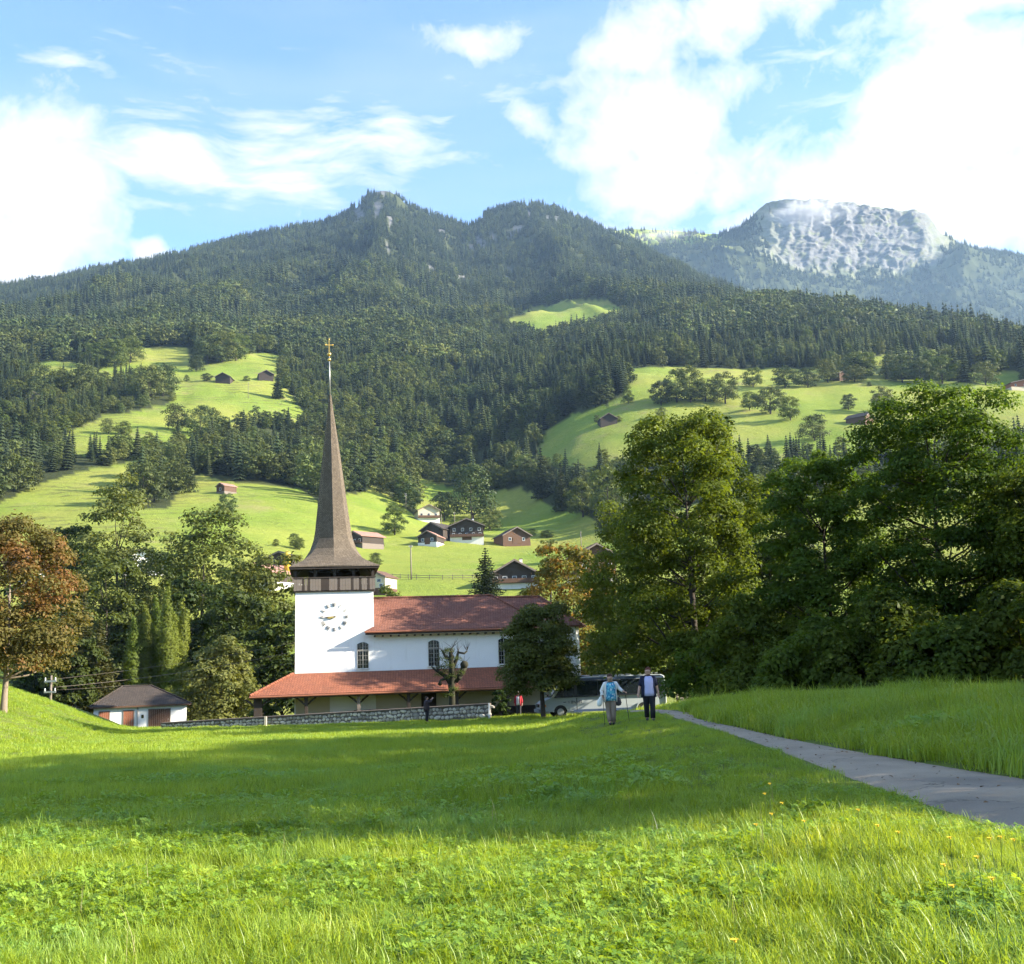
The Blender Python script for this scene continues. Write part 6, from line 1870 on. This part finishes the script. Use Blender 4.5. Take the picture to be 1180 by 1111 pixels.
    person('person in dark clothes with raised hands standing in front of the stone wall', l2, 1.9, 1.02, J, fab('dark_trousers', (.02, .019, .024)), dk, fab('dark_hair', (.03, .02, .015)), jacket=dk, bare_arms=False)
    c = Vector((-.04, -.40 - .1, 1.57)); o = empty('camera_body', l2, 1.9, label='small dark camera held up by the person in front of the wall', cat='camera')
    b = MB(); b.box(c.x - .06, c.x + .06, c.y + .06, c.y + .09, c.z - .03, c.z + .04); b.obj('case', M['black'], o, bevel=.006)
    b = MB(); b.tube((c.x, c.y + .02, c.z), (c.x, c.y + .059, c.z), .025, n=10); b.obj('lens', M['metal_grey'], o)
    # person in the red jacket beside the bus
    J = pose(((.25, .02, 1.12), (.27, -.06, .90), (.27, -.09, .82)), ((-.25, .02, 1.12), (-.27, -.06, .90), (-.27, -.09, .82)),
             (((.085, -.01, .50), (.08, .02, .085), (.09, -.12, .04)), ((-.085, -.01, .50), (-.08, .02, .085), (-.09, -.12, .04))))
    red = fab('red_jacket', (.34, .025, .035))
    person('person in a red jacket over a white shirt standing between the wall and the minibus', place(598, 77.), -.2, 1.0, J, fab('grey_trousers', (.04, .04, .05)), fab('white_shirt', (.6, .58, .56)), fab('grey_hair', (.25, .22, .2)), jacket=red, bare_arms=False)


people()


# ------------------------------------------------------------------ flowers at the edge of the lane
def flowers():
    r = random.Random(12); ym = plain('petal_yellow', (.80, .52, .03), .6, .1); st = plain('stalk', (.06, .11, .02), .7, .2)
    spots = [(886, 905), (882, 915), (900, 928), (888, 940), (928, 948), (1010, 952), (1096, 968), (1142, 970), (1153, 968), (1168, 972), (1128, 990), (1090, 1000), (1100, 1022), (872, 952), (990, 935), (1035, 962), (1145, 1016), (845, 1088)]
    for i, (px, py) in enumerate(spots):
        h = r.uniform(.34, .46)
        g = _flat(px, py, h); z = gz(g[0], g[1]); L = h - z + r.uniform(0, .02)
        C = empty('yellow_flower', (g[0], g[1], z), r.uniform(0, 6), label=('lone yellow flower low in the sunlit foreground, away from the others' if px < 860 else 'yellow flower of the small cluster where the shade begins beside the lane' if px < 935 and py < 960 else 'yellow flower of the looser cluster in the sunlit grass below the lane at the right'), cat='flower', group='yellow flowers by the lane')
        b = MB(); b.chain([(0, 0, 0), (.01, 0, L * .5), (0, .01, L)], [.003, .0025, .002], 5); b.obj('stalk', st, C)
        b = MB(); n = 11
        for k in range(n):
            a = 6.283 * k / n; c, s = math.cos(a), math.sin(a); w = .006
            b.add([(0, .01, L), (.012 * c - w * s, .01 + .012 * s + w * c, L + .006), (.024 * c, .01 + .024 * s, L + .010), (.012 * c + w * s, .01 + .012 * s - w * c, L + .006)], [(0, 1, 2, 3)])
        b.ball((0, .01, L), .008, 8, 5); b.obj('flower_head', ym, C)


flowers()


def lane_litter():
    """fallen leaves on the lane"""
    r = np.random.default_rng(3); n = 260
    k = r.integers(10, 130, n); t = r.random(n); p = LANE_L[k] * (1 - t[:, None]) + LANE_R[k] * t[:, None] + r.normal(size=(n, 2)) * .15
    z = ground(p[:, 0], p[:, 1], cut=False) + .022
    nrm = np.stack([r.normal(size=n) * .25, r.normal(size=n) * .25, np.ones(n)], 1); nrm /= np.linalg.norm(nrm, axis=1)[:, None]
    v, q, a = leaves(np.stack([p[:, 0], p[:, 1], z], 1), nrm, r.uniform(.018, .045, n), r, .6)
    link('fallen_leaves', np_mesh('fallen_leaves', v, quads=q, attr={'v': a}), plain('dry_leaf', (.16, .085, .03), .8, .4, 30.), label='dry fallen leaves scattered over the lane', kind='stuff', cat='leaves')


lane_litter()

forest()


# ------------------------------------------------------------------ grass
GR = bpy.data.collections.new('grass_prototypes')


def grassmat(name, c1, c2, trans=.4):
    def bld(k):
        at = k.n('ShaderNodeAttribute', attribute_name='v').outputs['Fac']
        pos = k.n('ShaderNodeNewGeometry').outputs['Position']
        n = k.noise(pos, .35, 4, .6)
        f = k.math('ADD', k.math('MULTIPLY', at, .6), k.math('MULTIPLY', k.remap(n, .3, .7, 0, 1), .4), clamp=True)
        col = k.mix(f, c1, c2)
        big = k.noise(pos, .5, 3, .55)
        col = k.mix(k.remap(big, .50, .68, 0, .6, True), col, tuple(a * q for a, q in zip(c2, (.62, .82, 1.9))))
        yel = k.noise(pos, 1.3, 4, .6)
        col = k.mix(k.remap(yel, .56, .72, 0, .6, True), col, tuple(min(1, a * q) for a, q in zip(c2, (1.25, 1.05, 1.2))))
        d = k.n('ShaderNodeBsdfPrincipled'); k.put(d.inputs['Base Color'], col); d.inputs['Roughness'].default_value = .45; d.inputs['Specular IOR Level'].default_value = .35
        t = k.n('ShaderNodeBsdfTranslucent'); k.put(t.inputs[0], k.vmath('MULTIPLY', col, (1.8, 1.5, .55)))
        mx = k.n('ShaderNodeMixShader'); mx.inputs[0].default_value = trans
        k.t.links.new(d.outputs[0], mx.inputs[1]); k.t.links.new(t.outputs[0], mx.inputs[2])
        return mx.outputs[0]
    return mat(name, bld)


M['grass'] = grassmat('grass_blade', (.106, .194, .015), (.345, .440, .044))
M['clover'] = grassmat('clover_leaf', (.106, .210, .019), (.300, .428, .050), .42)
M['straw'] = grassmat('straw', (.20, .20, .07), (.36, .32, .14), .25)


def tuft(nb, h, spread, w, r, bend=.5, seg=3):
    V = []; Q = []; T = []; A = []
    for b in range(nb):
        a = r.uniform(0, 6.283); q = spread * math.sqrt(r.random()); x0, y0 = q * math.cos(a), q * math.sin(a)
        L = h * r.uniform(.45, 1.15); d = r.uniform(0, 6.283); lean = bend * r.uniform(.15, 1.0); fx, fy = math.cos(d), math.sin(d); ww = w * r.uniform(.6, 1.3)
        o = len(V); va = r.random()
        tw = r.uniform(-.6, .6)
        for s in range(seg):
            t = s / seg; off = lean * L * t * t; z = L * (t - .28 * lean * t * t)
            wx, wy = -math.sin(d + tw * t) * ww * (1 - t * .55) / 2, math.cos(d + tw * t) * ww * (1 - t * .55) / 2
            V += [(x0 + fx * off - wx, y0 + fy * off - wy, z), (x0 + fx * off + wx, y0 + fy * off + wy, z)]; A += [va, va]
        off = lean * L; V.append((x0 + fx * off, y0 + fy * off, L * (1 - .28 * lean - .25 * lean * lean))); A.append(va)
        for s in range(seg - 1): Q.append((o + 2 * s, o + 2 * s + 1, o + 2 * s + 3, o + 2 * s + 2))
        T.append((o + 2 * seg - 2, o + 2 * seg - 1, o + 2 * seg))
    return V, Q, T, A


def clover(n, spread, h, lf, r):
    V = []; Q = []; A = []
    for i in range(n):
        a = r.uniform(0, 6.283); q = spread * math.sqrt(r.random()); c = np.array([q * math.cos(a), q * math.sin(a), h * r.uniform(.5, 1.1)]); s = lf * r.uniform(.7, 1.25); a0 = r.uniform(0, 6.283); va = r.random(); tl = r.normal(size=2) * .3
        for j in range(3):
            d = a0 + j * 2.094; e = np.array([math.cos(d), math.sin(d), 0]); p = np.array([-e[1], e[0], 0])
            def zz(v): return np.array([v[0], v[1], v[2] + tl[0] * (v[0] - c[0]) + tl[1] * (v[1] - c[1])])
            o = len(V)
            pts = [c, c + e * s * .55 + p * s * .5 + [0, 0, s * .18], c + e * s * 1.05 + [0, 0, s * .05], c + e * s * .55 - p * s * .5 + [0, 0, s * .18]]
            V += [tuple(zz(v)) for v in pts]; Q.append((o, o + 1, o + 2, o + 3)); A += [va] * 4
        # the stalk
        o = len(V); V += [(c[0] - .0012, c[1], 0), (c[0] + .0012, c[1], 0), (c[0] + .0012, c[1], c[2]), (c[0] - .0012, c[1], c[2])]; Q.append((o, o + 1, o + 2, o + 3)); A += [.3] * 4
    return V, Q, A


RG = np.random.default_rng(31)
gi_ = 0
def _reg(V, Q, T, A, m):
    global gi_
    me = np_mesh('tuft', V, quads=Q if len(Q) else None, tris=T if len(T) else None, attr={'v': A}); me.materials.append(M[m])
    link('g%02d' % gi_, me, link_to=GR); gi_ += 1


for i in range(4): _reg(*tuft(30, .16 + .03 * i, .10, .0075, RG, .95), 'grass')            # 0-3 near grass
for i in range(2): _reg(*tuft(24, .30, .11, .0070, RG, 1.3, 4), 'grass')                  # 4-5 long arching
for i in range(3):
    V, Q, A = clover(26, .15, .15, .027, RG); _reg(V, Q, [], A, 'clover')                  # 6-8 clover
V, Q, T, A = tuft(13, .17, .03, .030, RG, 1.2, 3); _reg(V, Q, T, A, 'clover')              # 9 broad rosette
for i in range(3): _reg(*tuft(38, .27, .24, .012, RG, .7, 2), 'grass')                     # 10-12 middle distance
for i in range(3): _reg(*tuft(44, .34, .55, .030, RG, .7, 2), 'grass')                     # 13-15 far
_reg(*tuft(5, .50, .05, .004, RG, .35, 4), 'straw')                                        # 16 dry stalks


def grass():
    r = np.random.default_rng(9)

    def zone(r0, r1, per, azl, azh):
        n = int(.5 * (r1 ** 2 - r0 ** 2) * (azh - azl) * per)
        R = np.sqrt(r.uniform(r0 ** 2, r1 ** 2, n)); a = r.uniform(azl, azh, n); X, Y = R * np.sin(a), R * np.cos(a)
        d, hw = lane_dist(X, Y)
        ok = np.abs(d) > hw - .02 + .10 * r.random(n) - .34 * np.clip(fbm(X * 1.1, Y * 1.1, 51, 3) - .45, 0, 1) * 2.5 * (r.random(n) < .6)
        ok &= ~((Y > 79.0) & (X > -27) & (X < 14)) & ~((Y > 86) & (X > -40) & (X < -24))
        ok &= ~((np.abs(X - 6) < 5.2) & (np.abs(Y - 74.5) < 2.2))
        return X[ok], Y[ok], R[ok], d[ok]
    P_, I_, R_, S_ = [], [], [], []

    def put(X, Y, idx, s):
        n = len(X); Z = ground(X, Y)
        P_.append(np.stack([X, Y, Z - .01], 1)); I_.append(idx); R_.append(np.stack([r.normal(size=n) * .12, r.normal(size=n) * .12, r.uniform(0, 6.283, n)], 1)); S_.append(np.stack([s, s, s * r.uniform(.8, 1.2, n)], 1))
    # near meadow
    X, Y, R, d = zone(4.2, 15, 150, -.62, .62); n = len(X)
    patch = fbm(X * .55, Y * .55, 2, 3); lng = fbm(X * .35 + 9, Y * .35, 6, 3)
    u = r.random(n)
    idx = r.integers(0, 4, n)
    idx = np.where((u < .24) & (lng > .50), 4 + r.integers(0, 2, n), idx)
    idx = np.where((u > .60) & (patch > .45), 6 + r.integers(0, 3, n), idx)
    idx = np.where((u > .955), 9, idx); idx = np.where((u > .9985), 16, idx)
    hgt = (.50 + .85 * fbm(X * .8, Y * .8, 4, 3)) * np.where(idx == 9, .9, 1) * np.where((d < 0) & (d > -2.6), .7, 1)
    put(X, Y, idx, hgt * r.uniform(.8, 1.15, n))
    # middle
    X, Y, R, d = zone(15, 42, 34, -.60, .60); n = len(X)
    idx = 10 + r.integers(0, 3, n); idx = np.where(r.random(n) < .002, 16, idx)
    idx = np.where((r.random(n) < .25) & (fbm(X * .3, Y * .3, 2, 3) > .52) & (R < 24), 6 + r.integers(0, 3, n), idx)
    bankg = np.where(d > 0, 1.75 * (.6 + .8 * fbm(X * .6, Y * .6, 44, 3)), 1.0)
    idx = np.where((d > 0) & (r.random(n) < .18), 4 + r.integers(0, 2, n), idx)
    put(X, Y, idx, (.45 + .75 * fbm(X * .35, Y * .35, 14, 3)) * bankg * np.where(idx < 10, 1.5, 1) * np.where((d < 0) & (d > -3.5), .5, 1))
    # far side of the field and the bank
    X, Y, R, d = zone(42, 100, 7.0, -.52, .46); n = len(X)
    put(X, Y, 13 + r.integers(0, 3, n), (.30 + .5 * fbm(X * .2, Y * .2, 24, 3)) * np.where(d > 0, 1.3, .9))
    scatter('meadow_grass', np.concatenate(P_), np.concatenate(I_), np.concatenate(R_), np.concatenate(S_), GR, 'long green grass and clover of the meadow', 'grass')


grass()

# ------------------------------------------------------------------ air
def haze():
    b = MB(); b.box(-7000, 7000, -1500, 9000, -60, 1350)
    m = bpy.data.materials.new('haze_air'); m.use_nodes = True; k = NT(m.node_tree)
    pv = k.n('ShaderNodeVolumePrincipled'); pv.inputs['Color'].default_value = (.46, .70, 1.0, 1); pv.inputs['Density'].default_value = HAZE; pv.inputs['Anisotropy'].default_value = .25
    out = k.n('ShaderNodeOutputMaterial'); k.t.links.new(pv.outputs[0], out.inputs['Volume'])
    b.obj('haze', m, kind='stuff', label='thin blue valley haze', cat='haze')


HAZE = 6.0e-5
haze()



def mist():
    """the scrap of cloud hanging on the limestone peak"""
    for i, (px, py, sx, sy, D, dn, lab) in enumerate(((930, 244, 74, 32, 4040, .026, 'bright scrap of cloud clinging to the limestone peak'), (765, 270, 64, 13, 4300, .010, 'thin veil of mist on the saddle left of the limestone peak'))):
        c = P(px, py, D); k0 = D / F_PX
        bm = bmesh.new(); bmesh.ops.create_icosphere(bm, subdivisions=3, radius=1.0)
        me = bpy.data.meshes.new('cloud'); bm.to_mesh(me); bm.free()
        m = bpy.data.materials.new('cloud_mist'); m.use_nodes = True; k = NT(m.node_tree)
        tc = k.n('ShaderNodeTexCoord').outputs['Object']
        ln = k.vmath('LENGTH', tc, out=1)
        n = k.noise(tc, 2.1, 4, .6, .4)
        dd = k.remap(k.math('ADD', k.math('SUBTRACT', 1.0, ln), k.math('MULTIPLY', k.math('SUBTRACT', n, .5), 1.7)), .30, 1.0, 0., dn, True)
        pv = k.n('ShaderNodeVolumePrincipled'); pv.inputs['Color'].default_value = (.97, .98, 1, 1); k.put(pv.inputs['Density'], dd); pv.inputs['Anisotropy'].default_value = .2
        out = k.n('ShaderNodeOutputMaterial'); k.t.links.new(pv.outputs[0], out.inputs['Volume'])
        o = link('cloud', me, m, loc=tuple(c), label=lab, cat='cloud', kind='stuff'); o.scale = (sx * k0, 70., sy * k0)


mist()
